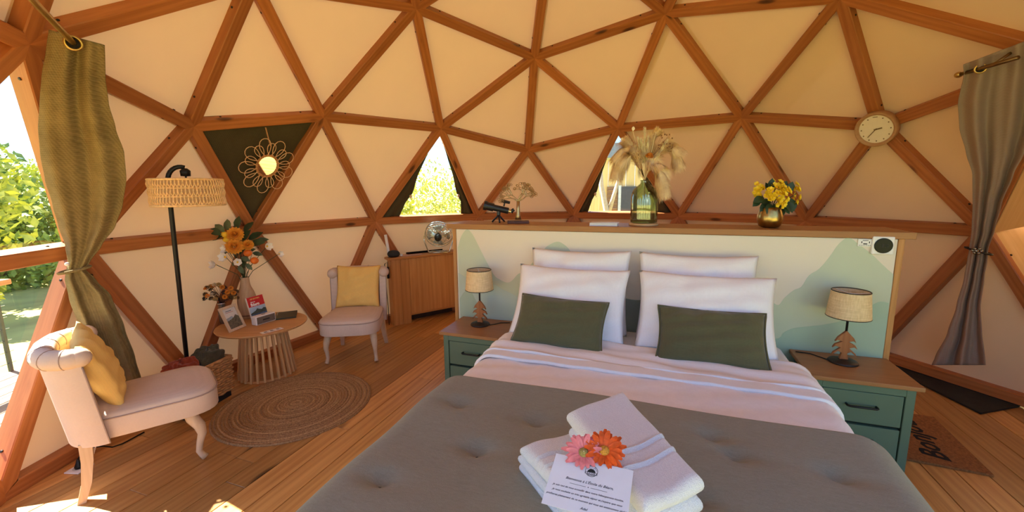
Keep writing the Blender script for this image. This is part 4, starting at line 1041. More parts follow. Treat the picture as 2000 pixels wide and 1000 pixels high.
for i in range(18):
    a = 2*PI*i/18+.1; L_ = .150 if i % 2 else .108; Wd_ = .040 if i % 2 else .030
    pts = []
    for k in range(17):
        s = k/16; th_ = PI*2*s-PI
        pr = MR+.006+L_*(.5+.5*cos(th_)); tw_ = Wd_*sin(th_)*(.35+.65*(.5+.5*cos(th_))**.6)*1.5
        pts.append((pr*cos(a)-tw_*sin(a), pr*sin(a)+tw_*cos(a), .004+.003*(i % 2)))
    MB().tube(pts, .0032, 5).build('loop', rp, mir, smooth=True)
tp_ = on_plane(517, 248, c_, n_)-mcen; tl = Vector((tp_.dot(sx_), tp_.dot(up_), .004))
mb = MB(); mb.add([(tl.x-.005, tl.y, .006), (tl.x+.005, tl.y, .006), (.0, MR+.09, .008), (-.010, MR+.09, .008)], [(0, 1, 2, 3)])
mb.build('hanging_strap', plain('leather_strap', (.52, .28, .13), .6), mir, solid=.002)
# ------------------------------------------------------------------ pine cabinet against the back wall
cab_w = wood('cabinet_pine', (.76, .42, .15), (.52, .24, .065), 2, .7, .42, knot=(.06, .018, .006), kd=.75, tint=.12)
cab_h = wood('cabinet_pine_top', (.64, .33, .11), (.44, .19, .05), 0, 1, .42, kd=.4, tint=.05)
CFL = Vector((-1.56, 2.22)); CDIR = Vector((cos(R_(31)), sin(R_(31)))); CNO = Vector((-CDIR.y, CDIR.x))
cab = thing('pine_cabinet', 'knotty pine cabinet standing along the wall behind the chair', 'cabinet', (CFL.x, CFL.y, 0), R_(31))
ch = .745; cl = .90
top_poly = [(-.03, -.02), (cl, -.02), (cl, .17), (.15, .165), (-.03, .12)]
MB().prism(top_poly, ch, ch+.025).build('top', cab_h, cab, bev=.003, seg=1)
MB().prism([(0, .022), (.022, .022), (.022, .125), (0, .115)], 0, ch).build('side_panel', cab_w, cab)
xs = [0, .105, .205]
for x0, x1 in zip(xs, xs[1:]): MB().box(((x0+x1)/2, .011, ch/2), (x1-x0-.002, .022, ch)).build('stile_board', cab_w, cab, bev=.001, seg=1)
dx = [.207, .30, .43, .56, .68, .80, .90]
dr = MB().box((.55, .024, .42), (.69, .012, .60)).build('door', cab_w, cab)
for x0, x1 in zip(dx, dx[1:]): MB().box(((x0+x1)/2, .012, .425), (x1-x0-.001, .02, .63)).build('door_board', cab_w, dr)
MB().box((.55, .012, .10), (.69, .024, .022)).build('bottom_rail', cab_h, cab)
MB().prism([(.207, .03), (cl, .03), (cl, .14), (.207, .13)], .09, .105).build('bottom_shelf', cab_h, cab)
MB().prism([(.024, .105), (cl, .14), (cl, .15), (.024, .115)], .0, ch).build('back_panel', plain('cabinet_back', (.05, .03, .02), .8), cab)
CZ = ch+.025
def cpos(x, y): return Vector((CFL.x, CFL.y, CZ))+Vector((CDIR.x, CDIR.y, 0))*x+Vector((CNO.x, CNO.y, 0))*y
p = cpos(.055, .055); vs_ = thing('voice_speaker', 'squat black pebble shaped speaker on the corner of the cabinet', 'speaker', p)
MB().lathe([(.030, 0), (.055, .006), (.068, .026), (.066, .046), (.050, .064), (.02, .072), (.001, .073)], 32).build('body', plain('charcoal_mesh', (.022, .026, .026), .7, 0, .2, 80), vs_, smooth=True)
MB().lathe([(.035, -.0005), (.045, .004)], 24).build('foot', black_gl, vs_)
# retro chrome fan
chrome = plain('chrome', (.72, .86, .84), .12, 1, .02)
fp0 = cpos(.57, .055); fan = thing('desk_fan', 'chrome wire cage desk fan tilted upward on the cabinet', 'fan', fp0, facing(fp0))
hc = Vector((.03, -.0, .20)); tilt = Matrix.Translation(hc) @ Matrix.Rotation(R_(-62), 4, 'X') @ Matrix.Rotation(R_(10), 4, 'Y')
FRr = .158
cage = bpy.data.objects.new('cage', None); COL.objects.link(cage); cage.parent = fan; cage.matrix_basis = tilt
for rr_, z in ((FRr, .0), (FRr, .05), (FRr*.55, .075), (FRr*.2, .085), (FRr*.6, -.03)): MB().tube([(rr_*cos(i/48*2*PI), rr_*sin(i/48*2*PI), z) for i in range(48)], .004 if rr_ == FRr else .0025, 6, True).build('hoop', chrome, cage, smooth=True)
for i in range(28):
    a = 2*PI*i/28; MB().tube([(r_*cos(a), r_*sin(a), z) for r_, z in ((.02, .086), (FRr*.55, .076), (FRr*.93, .058), (FRr, .045), (FRr, .0), (FRr*.6, -.03), (.03, -.04))], .0016, 4).build('cage_wire', chrome, cage)
for i in range(4):
    a = PI/2*i; mb = MB(); mb.grid(lambda u, v: Vector(((.02+.115*u)*cos(a+(v-.5)*1.1*(.5+.5*u)), (.02+.115*u)*sin(a+(v-.5)*1.1*(.5+.5*u)), .01+.03*(v-.5))), 6, 6); mb.build('blade', plain('pale_blade', (.66, .82, .78), .3, .6) if i == 0 else MATS['pale_blade'], cage, smooth=True, solid=.002)
MB().lathe([(.035, -.07), (.042, -.05), (.042, -.02), (.022, .02), (.012, .035)], 24).build('motor', plain('motor_dark', (.05, .06, .06), .4, .5), cage, smooth=True)
for s in (-1, 1): MB().tube([hc+Vector((s*(FRr+.006), 0, 0)), hc+Vector((s*(FRr+.01), .005, -.06)), Vector((hc.x+s*.12, .0, .006)), Vector((hc.x+s*.10, .0, .006))], .007, 8).build('stand_arm', chrome, fan, smooth=True)
MB().tube([Vector((hc.x-.12, 0, .007)), Vector((hc.x-.09, -.06, .007)), Vector((hc.x+.09, -.06, .007)), Vector((hc.x+.12, 0, .007)), Vector((hc.x+.08, .055, .007)), Vector((hc.x-.08, .055, .007))], .007, 8, True).build('stand_foot', chrome, fan, smooth=True)
p = cpos(.30, .142); ty = thing('black_tray', 'flat black tray at the back of the cabinet top', 'tray', p, R_(31))
MB().box((.17, 0, .004), (.46, .040, .008)).build('base', black_gl, ty, bev=.002, seg=1); MB().box((.17, .021, .01), (.46, .004, .02)).build('edge', black_gl, ty)
p = cpos(.155, .05); cb_ = thing('charging_cable', 'pale pink charging cable with plug lying on the cabinet', 'cable', p)
MB().tube([(0, 0, .006), (.03, .02, .005), (.07, .02, .005), (.12, .06, .005), (.2, .10, .005)], .004, 6).build('lead', plain('pink_lead', (.75, .50, .42), .5), cb_, smooth=True); MB().box((-.012, -.004, .012), (.026, .022, .022)).build('plug', white_pl, cb_, bev=.003, seg=2)
# white curtain pole behind the pebble speaker and a black power lead beside the chair
p = on_plane(754, 475, Vector((CFL.x-.02, CFL.y+.15, 0)), Vector((0, 1, 0))); pb = Vector((p.x, p.y, CZ))
wp = thing('white_tube', 'short white plastic tube leaning in the corner behind the pebble speaker', 'tube', cpos(.015, .085))
MB().tube([(0, 0, .0), (-.012, .01, .10), (-.03, .01, .245)], .016, 12).build('tube', white_pl, wp, smooth=True)
pl_ = thing('power_adapter', 'black power adapter and lead hanging on the side of the cabinet', 'adapter', (CFL.x-.045, CFL.y+.04, .0))
MB().box((0, 0, .60), (.022, .03, .13)).build('adapter', blk_metal, pl_, bev=.004, seg=2); MB().tube([(0, 0, .66), (.0, 0, .72), (-.03, 0, .70), (-.042, .0, .62), (-.03, 0, .5), (-.02, .0, .2), (-.02, 0, .004)], .004, 6).build('lead', blk_metal, pl_, smooth=True)

# ------------------------------------------------------------------ on the headboard shelf
SZ = 1.2402
def spos(u, b=.58, v=432): p = on_b(u, v, b); return Vector((p.x, p.y, SZ))
def sloc(u, v, P): return vplane(u, v, P)-P
scope_m = plain('scope_black', (.012, .013, .016), .35, 0, .1, spec=.5)
TP_ = spos(966, .60); ts = thing('telescope', 'small black tabletop telescope on tripod beside the metal tree', 'telescope', TP_)
def tl(u, v): return sloc(u, v, TP_)
a0, a1 = tl(945, 401), tl(993, 412)
MB().tube([a0, a0.lerp(a1, .12)], .036, 20).build('dew_shield', scope_m, ts, smooth=False)
MB().tube([a0.lerp(a1, .1), a0.lerp(a1, .40)], .031, 20).build('dew_shield_neck', scope_m, ts); MB().tube([a0.lerp(a1, .35), a1], .024, 20).build('main_tube', scope_m, ts)
MB().tube([a1, tl(998, 413.5)], .015, 14).build('focuser', plain('brass_ring', (.6, .45, .2), .3, .9), ts); MB().tube([tl(998, 415), tl(1001, 411), tl(1004, 409)], .013, 14).build('eyepiece', scope_m, ts)
MB().tube([tl(979, 392), tl(996, 396)], [.014, .010], 12).build('finder', scope_m, ts); MB().tube([tl(986, 395), tl(984, 403)], .006, 8).build('finder_bracket', scope_m, ts)
MB().tube([tl(974, 412), tl(974, 420)], .015, 10).build('mount', scope_m, ts)
for k in range(3):
    d = Vector((cos(k*2.094+.6), sin(k*2.094+.6), 0))*.055
    e = tl(974, 420); MB().tube([Vector((e.x, e.y, e.z)), Vector((e.x+d.x, e.y+d.y, .004))], .007, 8).build('tripod_leg', scope_m, ts, smooth=True)
# metal tree of life
TM = spos(1012, .55); brass = plain('champagne_metal', (.46, .33, .17), .38, 1, .08); tm = thing('metal_tree', 'openwork champagne metal tree sculpture on a dark wooden plinth', 'sculpture', TM)
def ml(u, v, d=0): return vplane(u, v, TM, d)-TM
c0, c1 = ml(991, 431), ml(1033, 431)
o = MB().box((0, 0, .010), ((c1-c0).length, .06, .02)).build('plinth', plain('dark_plinth', (.12, .045, .028), .5), tm, bev=.002, seg=1); o.rotation_euler = (0, 0, facing(TM)); o.location = ((c0+c1)/2)*Vector((1, 1, 0))
rt = random.Random(5); trunk_top = ml(1012, 393)
MB().tube([ml(1012, 429), ml(1012, 420), ml(1012, 408), ml(1012, 393)], [.024, .016, .013, .012], 10).build('trunk', brass, tm, smooth=True)
def branch(p, ang, ln_, r, lev):
    mb = MB(); pts = [p]
    for k in range(4):
        ang += rt.uniform(-.25, .25); p = p+(RT*cos(ang)+Vector((0, 0, 1))*sin(ang))*ln_/4; pts.append(p)
    q = mb.tube(pts, [r, r*.9, r*.8, r*.7, r*.6], 5).build('branch', brass, tm, smooth=True)
    if lev:
        for k in range(3 if lev > 1 else 2): branch(p, ang+(k-1 if lev > 1 else k-.5)*.62+rt.uniform(-.15, .15), ln_*.70, r*.66, lev-1)
    else:
        for k in range(3):
            cc = p+RT*rt.uniform(-.012, .012)+UP*rt.uniform(-.01, .012); R0 = rt.uniform(.008, .012)
            MB().tube([cc+RT*R0*cos(i/10*2*PI)+UP*R0*.7*sin(i/10*2*PI) for i in range(10)], .0016, 4, True).build('leaf_loop', brass, tm)
for a in (.25, .95, 1.57, 2.2, 2.9): branch(trunk_top, a, .062, .006, 2)
# ribbed green glass vase with pampas
PV = spos(1257, .575); gh = (vplane(1257, 352, PV)-PV).z
coast = thing('wooden_coaster', 'round pale wooden coaster under the green glass vase', 'coaster', PV); MB().lathe([(.092, 0), (.096, .004), (.096, .012), (.092, .016)], 48).build('disc', pine_pale, coast)
vgl = glass_mat('green_glass', (.68, .74, .62), .12)
_x, nt, bb = newmat('unused_glass'); bb.inputs['Base Color'].default_value = (.50, .60, .42, 1); bb.inputs['Transmission Weight'].default_value = 1; bb.inputs['Roughness'].default_value = .05; bb.inputs['IOR'].default_value = 1.25; bpy.data.materials.remove(_x)
gv = thing('glass_vase', 'ribbed green glass bottle vase on a wooden coaster', 'vase', PV+Vector((0, 0, .0165)))
gh -= .0165
pr = [(.070, 0), (.082, .006), (.084, .03), (.084, gh*.55), (.082, gh*.66), (.070, gh*.78), (.045, gh*.87), (.028, gh*.92), (.026, gh*.97), (.030, gh)]
mb = MB(); nn = 80
mb.grid(lambda u, v: (lambda q, rr2: Vector((rr2*cos(2*PI*u), rr2*sin(2*PI*u), q[1])))(pr[min(9, int(round(v*9)))], pr[min(9, int(round(v*9)))][0]*(1+(.018*(1 if int(round(u*nn)) % 2 else -1) if .02 < v < .6 else 0))), nn, 10, cu=True)
mb.build('glass', vgl, gv, smooth=True, solid=.004)
MB().lathe([(.0, .003), (.075, .003)], 32, cap=False).build('bottom', vgl, gv)
PM = PV+Vector((0, 0, .0165+gh*.55)); pam = thing('pampas_bouquet', 'bouquet of dried pampas plumes and grasses in the green glass vase', 'dried flowers', PM)
def pl(u, v, d=0): return vplane(u, v, PM, d)-PM
pam_m = plain('pampas_beige', (.95, .68, .40), .9, 0, .18, 30); pam_c = plain('pampas_cream', (.95, .78, .52), .9, 0, .15, 30); seed_b = plain('seed_brown', (.28, .13, .05), .8)
neckp = Vector((0, 0, gh*.45))
rp_ = random.Random(21)
def plume(path, wid, n, droop, mat, nm='plume'):
    P = [Vector(p) for p in path]; mb = MB()
    def at_(t):
        x = t*(len(P)-1); i = min(int(x), len(P)-2); return P[i].lerp(P[i+1], x-i), (P[i+1]-P[i]).normalized()
    for k in range(n):
        t = rp_.random()**.8; p, d = at_(.12+.88*t)
        o_ = Vector((rp_.gauss(0, 1), rp_.gauss(0, 1), rp_.gauss(0, 1))); o_ = (o_-d*o_.dot(d)).normalized()
        ln_ = wid*rp_.uniform(.7, 1.45)*(1.1-.35*t)
        q1 = p+(d*.75+o_*.45)*ln_*.5; q2 = q1+(d*.55+o_*.4+Vector((0, 0, -droop)))*ln_*.5; s = d.cross(o_)*.0013
        mb.add([p-s, p+s, q1+s*1.2, q1-s*1.2, q2], [(0, 1, 2, 3), (3, 2, 4)])
    o = mb.build(nm, mat, pam)
    o['kind'] = 'stuff'
    mbs = MB().tube([neckp*0, neckp]+P[:], .0022, 5).build('stem', mat, pam, smooth=True)
plume([pl(1252, 345), pl(1240, 300, -.02), pl(1228, 285, -.03), pl(1215, 300, -.05), pl(1207, 330, -.06)], .125, 5200, .55, pam_m)
plume([pl(1254, 345), pl(1245, 305, -.06), pl(1235, 298, -.08), pl(1222, 312, -.09)], .105, 3200, .55, pam_m)
plume([pl(1262, 345), pl(1272, 325, -.06), pl(1282, 328, -.09), pl(1290, 345, -.1), pl(1296, 365, -.1)], .105, 4600, .6, pam_m)
plume([pl(1262, 345), pl(1282, 300, .04), pl(1300, 285, .04), pl(1315, 292, .04), pl(1322, 310, .04)], .115, 4800, .5, pam_m)
plume([pl(1258, 345), pl(1265, 300, .05), pl(1272, 272, .05), pl(1280, 262, .05)], .09, 2600, .25, pam_m)
for (u0, v0, u1, v1, w_) in [(1257, 335, 1252, 272, .012), (1259, 335, 1259, 252, .011), (1262, 330, 1266, 268, .011), (1265, 335, 1302, 275, .011), (1256, 330, 1246, 270, .010), (1258, 330, 1255, 285, .014)]:
    a, b2 = pl(u0, v0, -.05), pl(u1, v1, -.07); mb = MB(); d = (b2-a)
    for k in range(900):
        t = rp_.random(); p = a.lerp(b2, .25+.75*t); o_ = Vector((rp_.gauss(0, 1), rp_.gauss(0, 1), rp_.gauss(0, 1))).normalized(); q = p+o_*w_*1.0+d.normalized()*.008; s = o_.orthogonal().normalized()*.0018
        mb.add([p-s, p+s, q+s*.4, q-s*.4], [(0, 1, 2, 3)])
    MB().tube([neckp, a, b2], [.002, .003, .0015], 6).build('stem', pam_c, pam, smooth=True)
    mb.build('grass_head', pam_c, pam)['kind'] = 'stuff'
for u, v, s in [(1236, 251, .016), (1214, 272, .013), (1221, 280, .013), (1281, 253, .014), (1263, 320, .022)]:
    q = pl(u, v, -.06); mb = MB(); leaf_mb(mb, q-UP*s, UP+RT*.2, -_f, s*2, s*1.3, .1); mb.build('petal_disc', pam_c if u != 1281 else browns[1], pam, smooth=True); MB().tube([neckp, q-UP*s], .0012, 5).build('stem', pam_c, pam)
for i in range(26):
    u, v = 1285+rp_.random()*30, 262+rp_.random()*35; q = pl(u, v, rp_.uniform(-.05, .02)); MB().sphere(q, .0055, 6, 5).build('seed_head', seed_b, pam, smooth=True); 
    if i % 3 == 0: MB().tube([neckp, pl(1270, 310, -.02), q], .0008, 4).build('stem', seed_b, pam)
bloom = pl(1268, 306, -.1); dahlia(bloom, .026, -_f+UP, browns[2], pam, 4, 'dried_bloom')
# papers
p = spos(1186, .50, 436); pps = thing('white_booklet', 'flat white booklet lying on the shelf beside the wooden coaster', 'booklet', p, ANG)
MB().box((-.02, 0, .010), (.180, .108, .018)).build('pages', plain('booklet_paper', (.72, .74, .80), .6, 0, .03), pps)
for z in (.0005, .0195): MB().box((-.018, 0, z), (.186, .112, .001)).build('cover', plain('booklet_white', (.78, .80, .86), .4, 0, .03), pps)
# brass pot with yellow kalanchoe
PK = spos(1503, .56, 437); gold = plain('antique_brass', (.44, .30, .10), .28, 1, .25, 30, .3, 120)
kp = thing('brass_pot', 'hammered brass flower pot holding yellow flowers', 'flower pot', PK); kh = (vplane(1503, 405, PK)-PK).z
MB().lathe([(.034, 0), (.058, .010), (.071, kh*.38), (.070, kh*.62), (.060, kh*.9), (.056, kh), (.052, kh), (.056, kh*.85), (.05, kh*.3)], 36, cap=False).build('pot', gold, kp, smooth=True); MB().lathe([(.0, kh*.82), (.056, kh*.82)], 24, cap=False).build('soil', plain('soil', (.03, .02, .012), .95), kp); MB().lathe([(0, .001), (.034, .001)], 24, cap=False).build('foot', gold, kp)
KB = PK+Vector((0, 0, kh*.84)); kb = thing('kalanchoe', 'yellow flowering plant with dark green leaves in the brass pot', 'flowers', KB)
def kl(u, v, d=0): return vplane(u, v, KB, d)-KB
kpet = plain('kalanchoe_yellow', (.97, .64, .02), .5, 0, .18, 60)
rk = random.Random(8)
for cu_, cv_, ru, rv, n_f, dp in [(1520, 378, 25, 18, 46, -.09), (1522, 396, 14, 8, 12, -.1), (1482, 372, 10, 13, 14, -.02), (1555, 378, 8, 20, 16, -.02), (1515, 362, 16, 8, 14, -.04)]:
    for i in range(n_f):
        a = rk.random()*2*PI; r_ = math.sqrt(rk.random()); u, v = cu_+ru*r_*cos(a), cv_+rv*r_*sin(a)
        q = kl(u, v, dp+.03*r_*r_); bloom5(q, .0195, (-_f*1.2+RT*(u-1515)*.03+UP*(385-v)*.03)+Vector((rk.gauss(0, .15), rk.gauss(0, .15), rk.gauss(0, .15))), kpet, kb, 5, 'floret', .95, -.1)
    MB().tube([(0, 0, 0), kl(cu_, cv_, dp+.02)*.6, kl(cu_, cv_, dp+.02)], .003, 6).build('stem', stem_g, kb, smooth=True)
for u, v, ang, l_ in [(1505, 360, 80, .07), (1498, 366, 110, .06), (1480, 390, 200, .075), (1476, 397, 215, .06), (1500, 408, 250, .07), (1490, 405, 225, .07), (1525, 412, 280, .07), (1540, 404, 300, .08), (1546, 400, 285, .08), (1542, 366, 70, .07), (1512, 410, 265, .07), (1535, 410, 310, .06), (1495, 395, 180, .07), (1530, 362, 60, .06)]:
    q = kl(u, v, rk.uniform(-.06, .0)); d = RT*cos(R_(ang))+UP*sin(R_(ang)); mb = MB(); leaf_mb(mb, q-d*l_*.5, d-_f*.3, -_f+UP*.4, l_, l_*.66, .2); mb.build('leaf', gl_leaf, kb, smooth=True); MB().tube([(0, 0, 0), q*.5+Vector((0, 0, .01)), q-d*l_*.5], .002, 5).build('stem', stem_g, kb)

# ------------------------------------------------------------------ clock on the strut crossing
nc = NW[find(72, .447)]; inn = (CEN-nc).normalized(); inn = (inn*.75+(CAM-nc).normalized()*.25).normalized()
ck = thing('wall_clock', 'round pale wooden wall clock on the crossing of the struts', 'clock', nc); pc_ = on_plane(1710, 253, nc+inn*.095, inn)
cu2 = (Vector((0, 0, 1))-inn*inn.z).normalized(); cx2 = cu2.cross(inn)
ck.matrix_world = frame_matrix(pc_, cx2, cu2, inn)
CKR = .132
clk_w = wood('clock_wood', (.62, .36, .19), (.50, .27, .13), 0, 1, .5, kd=0)
MB().lathe([(CKR-.012, -.06), (CKR, -.055), (CKR, .012), (CKR-.004, .016), (CKR-.016, .010), (CKR-.024, -.006)], 56, cap=False).build('case', clk_w, ck, smooth=True)
MB().lathe([(.0, -.006), (CKR-.022, -.006)], 56, cap=False).build('dial', plain('dial_cream', (.88, .80, .66), .7, 0, .02), ck); MB().lathe([(.0, -.06), (CKR-.012, -.06)], 56, cap=False).build('back', clk_w, ck)
for h in range(1, 12):
    a = PI/2-2*PI*h/12; MB().lathe([(.0045, -.005), (.0045, -.003)], 10).build('hour_dot', plain('dot_brown', (.20, .13, .06), .6) if h == 1 else MATS['dot_brown'], ck, loc=(.092*cos(a), .092*sin(a), 0))
def hand(nm, a, l_, w_, z, tail): MB().box((l_/2-tail/2, 0, z), (l_+tail, w_, .002)).build(nm, MATS['dot_brown'], ck, rot=(0, 0, a))
hand('minute_hand', PI/2-2*PI*37/60, .078, .005, 0, .01); hand('hour_hand', PI/2-2*PI*(2+37/60)/12, .042, .009, .003, .01)
MB().box((0, .095, -.004), (.030, .005, .001)).build('maker_mark', MATS['dot_brown'], ck)

# ------------------------------------------------------------------ curtains
def strip_curtain(levels, spine, mat, name, nfold, amp, seed, taper=None):
    """levels: (v, uL, uR); spine(v) -> world point giving the distance"""
    rc = random.Random(seed); ph = [rc.uniform(0, 6) for _ in range(4)]
    vs0 = [l[0] for l in levels]
    def interp(v, k):
        for a, b in zip(levels, levels[1:]):
            if v <= b[0]: t = (v-a[0])/(b[0]-a[0]); t = t*t*(3-2*t)*.5+t*.5; return a[k]+(b[k]-a[k])*t
        return levels[-1][k]
    def fn(s, t):
        v = vs0[0]+(vs0[-1]-vs0[0])*t; uL, uR = interp(v, 1), interp(v, 2); u = uL+(uR-uL)*s
        P = spine(v); d = P-CAM; d.z = 0; d.normalize()
        wv_ = amp*(sin(2*PI*nfold*s+ph[0]+1.2*t)+.5*sin(2*PI*nfold*1.7*s+ph[1]-2*t))*(.35+.65*min(1, (uR-uL)/90))
        return on_plane(u, v + (taper(s)*max(0, 1-t*5)**1.5 if taper else 0), P+d*(wv_), d)
    mb = MB(); mb.grid(fn, 70, 110); return mb, fn
def sph(u, v, r):
    d = ray(u, v).normalized(); o_ = CAM-CEN; b_ = o_.dot(d); c2 = o_.dot(o_)-r*r; return CAM+d*(-b_+math.sqrt(b_*b_-c2))
oliv_c = fabric('olive_linen_curtain', (.27, .205, .09), 420, .25, .5, .9, 0, (.15, .112, .046))
pt_top, pt_tie = sph(148, 85, 2.78), sph(146, 527, 2.84); pt_bot = cyl(250, 742, 2.77)
def spineL(v): return pt_top.lerp(pt_tie, (v-85)/442) if v < 527 else pt_tie.lerp(pt_bot, (v-527)/215)
LV = [(66, 96, 204), (100, 91, 205), (150, 82, 206), (200, 78, 212), (250, 75, 226), (300, 79, 243), (350, 88, 247), (400, 103, 240), (440, 114, 226), (480, 128, 198), (510, 133, 176), (526, 131, 166), (545, 127, 186), (580, 135, 218), (640, 155, 243), (700, 188, 264), (746, 212, 277)]
cuL = thing('olive_curtain', 'long olive linen curtain gathered at the strut crossing by the glass panel', 'curtain', Vector((pt_bot.x, pt_bot.y, .0)))
mb, fnL = strip_curtain(LV, spineL, oliv_c, 'x', 1.9, .020, 3, lambda s: -8+30*s)
mb.v = [p-cuL.location for p in mb.v]
cb2 = mb.build('fabric', oliv_c, cuL, smooth=True, solid=.004)
brass2 = plain('aged_brass', (.50, .33, .10), .3, .9, .1)
gpos = on_plane(143, 84, pt_top, (pt_top-CAM).normalized()); gdir = (CAM-gpos).normalized(); ga = gdir.orthogonal().normalized(); gb = gdir.cross(ga)
gr_o = MB().tube([gpos+gdir*.035+(ga*cos(i/28*2*PI)+gb*sin(i/28*2*PI))*.026-cuL.location for i in range(28)], .0058, 8, True).build('grommet', brass2, cuL, smooth=True)
MB().lathe([(0, 0), (.024, 0)], 24, frame_matrix(gpos+gdir*.036-cuL.location, ga, gb, gdir), cap=False).build('grommet_hole', plain('hole_dark', (.01, .008, .006), .9), cuL)
tcen = pt_tie; d_ = (CAM-tcen); d_.z = 0; d_.normalize(); sdv = Vector((-d_.y, d_.x, 0))
MB().tube([tcen+sdv*.062*cos(i/24*2*PI)+d_*.045*sin(i/24*2*PI)+Vector((0, 0, .012*cos(i/24*2*PI)))-cuL.location for i in range(24)], .008, 8, True).build('tie_band', oliv_c, cuL, smooth=True)
MB().sphere(on_plane(131, 516, tcen+d_*.06, d_)-cuL.location, .010, 10, 8).build('tie_button', white_pl, cuL, smooth=True)
r1 = gpos+gdir*.03; r2 = on_z(52, -12, r1.z); rdir = (r2-r1).normalized()
rodL = thing('curtain_rod', 'brass curtain rod running from the olive curtain along the glass panels', 'curtain rod', r1)
MB().tube([Vector((0, 0, 0))-rdir*.05, (r2-r1), (r2-r1)+rdir*.6], .0115, 12).build('rod', brass2, rodL, smooth=True)
MB().sphere(-rdir*.055, .014, 10, 8).build('finial', brass2, rodL, smooth=True)
b0 = (r2-r1)+rdir*.3; bo = b0+r1; sg2 = (bo-CEN).normalized()
MB().tube([b0, b0+sg2*max(.02, (2.95-(bo-CEN).length))], .008, 8).build('bracket', brass2, rodL, smooth=True)

taupe = fabric('taupe_curtain', (.34, .252, .20), 500, .12, .25, .85)
qt, qm = sph(1935, 125, 2.74), sph(1911, 490, 2.84); qb = cyl(1880, 712, 2.80)
def spineR(v): return qt.lerp(qm, (v-125)/365) if v < 490 else qm.lerp(qb, (v-490)/222)
RV = [(104, 1882, 2040), (130, 1883, 2038), (200, 1871, 2028), (250, 1874, 2018), (300, 1887, 2000), (340, 1899, 1980), (400, 1900, 1956), (450, 1898, 1943), (488, 1893, 1930), (505, 1890, 1929), (540, 1884, 1923), (600, 1868, 1915), (650, 1851, 1918), (700, 1826, 1924), (713, 1820, 1925)]
cuR = thing('taupe_curtain', 'long taupe curtain gathered by a dark metal tieback beside the entrance', 'curtain', Vector((qb.x, qb.y, 0)))
mb, fnR = strip_curtain(RV, spineR, taupe, 'x', 2.4, .026, 8, lambda s: 22-60*s)
mb.v = [p-cuR.location for p in mb.v]; mb.build('fabric', taupe, cuR, smooth=True, solid=.004)
bz = plain('bronze', (.20, .12, .05), .3, .9)
e1 = on_plane(1876, 145, qt, (qt-CAM).normalized()); e2 = on_z(1990, 112, e1.z); rd = (e2-e1); 
if rd.length > 1.2: rd = rd.normalized()*1.2
e1 = e1+(e1-CAM).normalized()*.05
rodR = thing('curtain_rod', 'bronze curtain rod with bud finial carrying the taupe curtain', 'curtain rod', e1)
MB().tube([Vector((0, 0, 0)), rd], .011, 12).build('rod', bz, rodR, smooth=True); MB().sphere(-rd.normalized()*.012, (.02, .02, .017), 12, 8).build('finial', brass2, rodR, smooth=True)
MB().tube([rd*.6, rd*.6+(e1+rd*.6-CEN).normalized()*.22], .008, 8).build('bracket', bz, rodR, smooth=True)
for u, v in [(1915, 134)]:
    g0 = on_plane(u, v, qt, (qt-CAM).normalized()); gd = (CAM-g0).normalized(); ga = gd.orthogonal().normalized(); gb = gd.cross(ga)
    MB().tube([g0+gd*.035+(ga*cos(i/28*2*PI)+gb*sin(i/28*2*PI))*.022-cuR.location for i in range(28)], .005, 8, True).build('grommet', brass2, cuR, smooth=True)
    MB().lathe([(0, 0), (.020, 0)], 24, frame_matrix(g0+gd*.036-cuR.location, ga, gb, gd), cap=False).build('grommet_hole', MATS['hole_dark'], cuR)
d_ = (CAM-qm); d_.z = 0; d_.normalize(); sdv = Vector((-d_.y, d_.x, 0))
MB().tube([qm+sdv*.065*cos(i/24*2*PI)+d_*.05*sin(i/24*2*PI)+Vector((0, 0, -.02*cos(i/24*2*PI)))-cuR.location for i in range(24)], .006, 8, True).build('tie_band', blk_metal, cuR, smooth=True)
cq_ = on_plane(1908, 490, qm+d_*.06, d_)-cuR.location; silv = plain('dark_silver', (.30, .28, .25), .25, 1)
tbk = MB(); tbk.sphere(cq_, (.016, .012, .014), 12, 8)
for i in range(6): tbk.sphere(cq_+sdv*.02*cos(i*1.047)+Vector((0, 0, .016*sin(i*1.047))), .010, 8, 6)
tbk.build('tieback_rosette', silv, cuR, smooth=True)
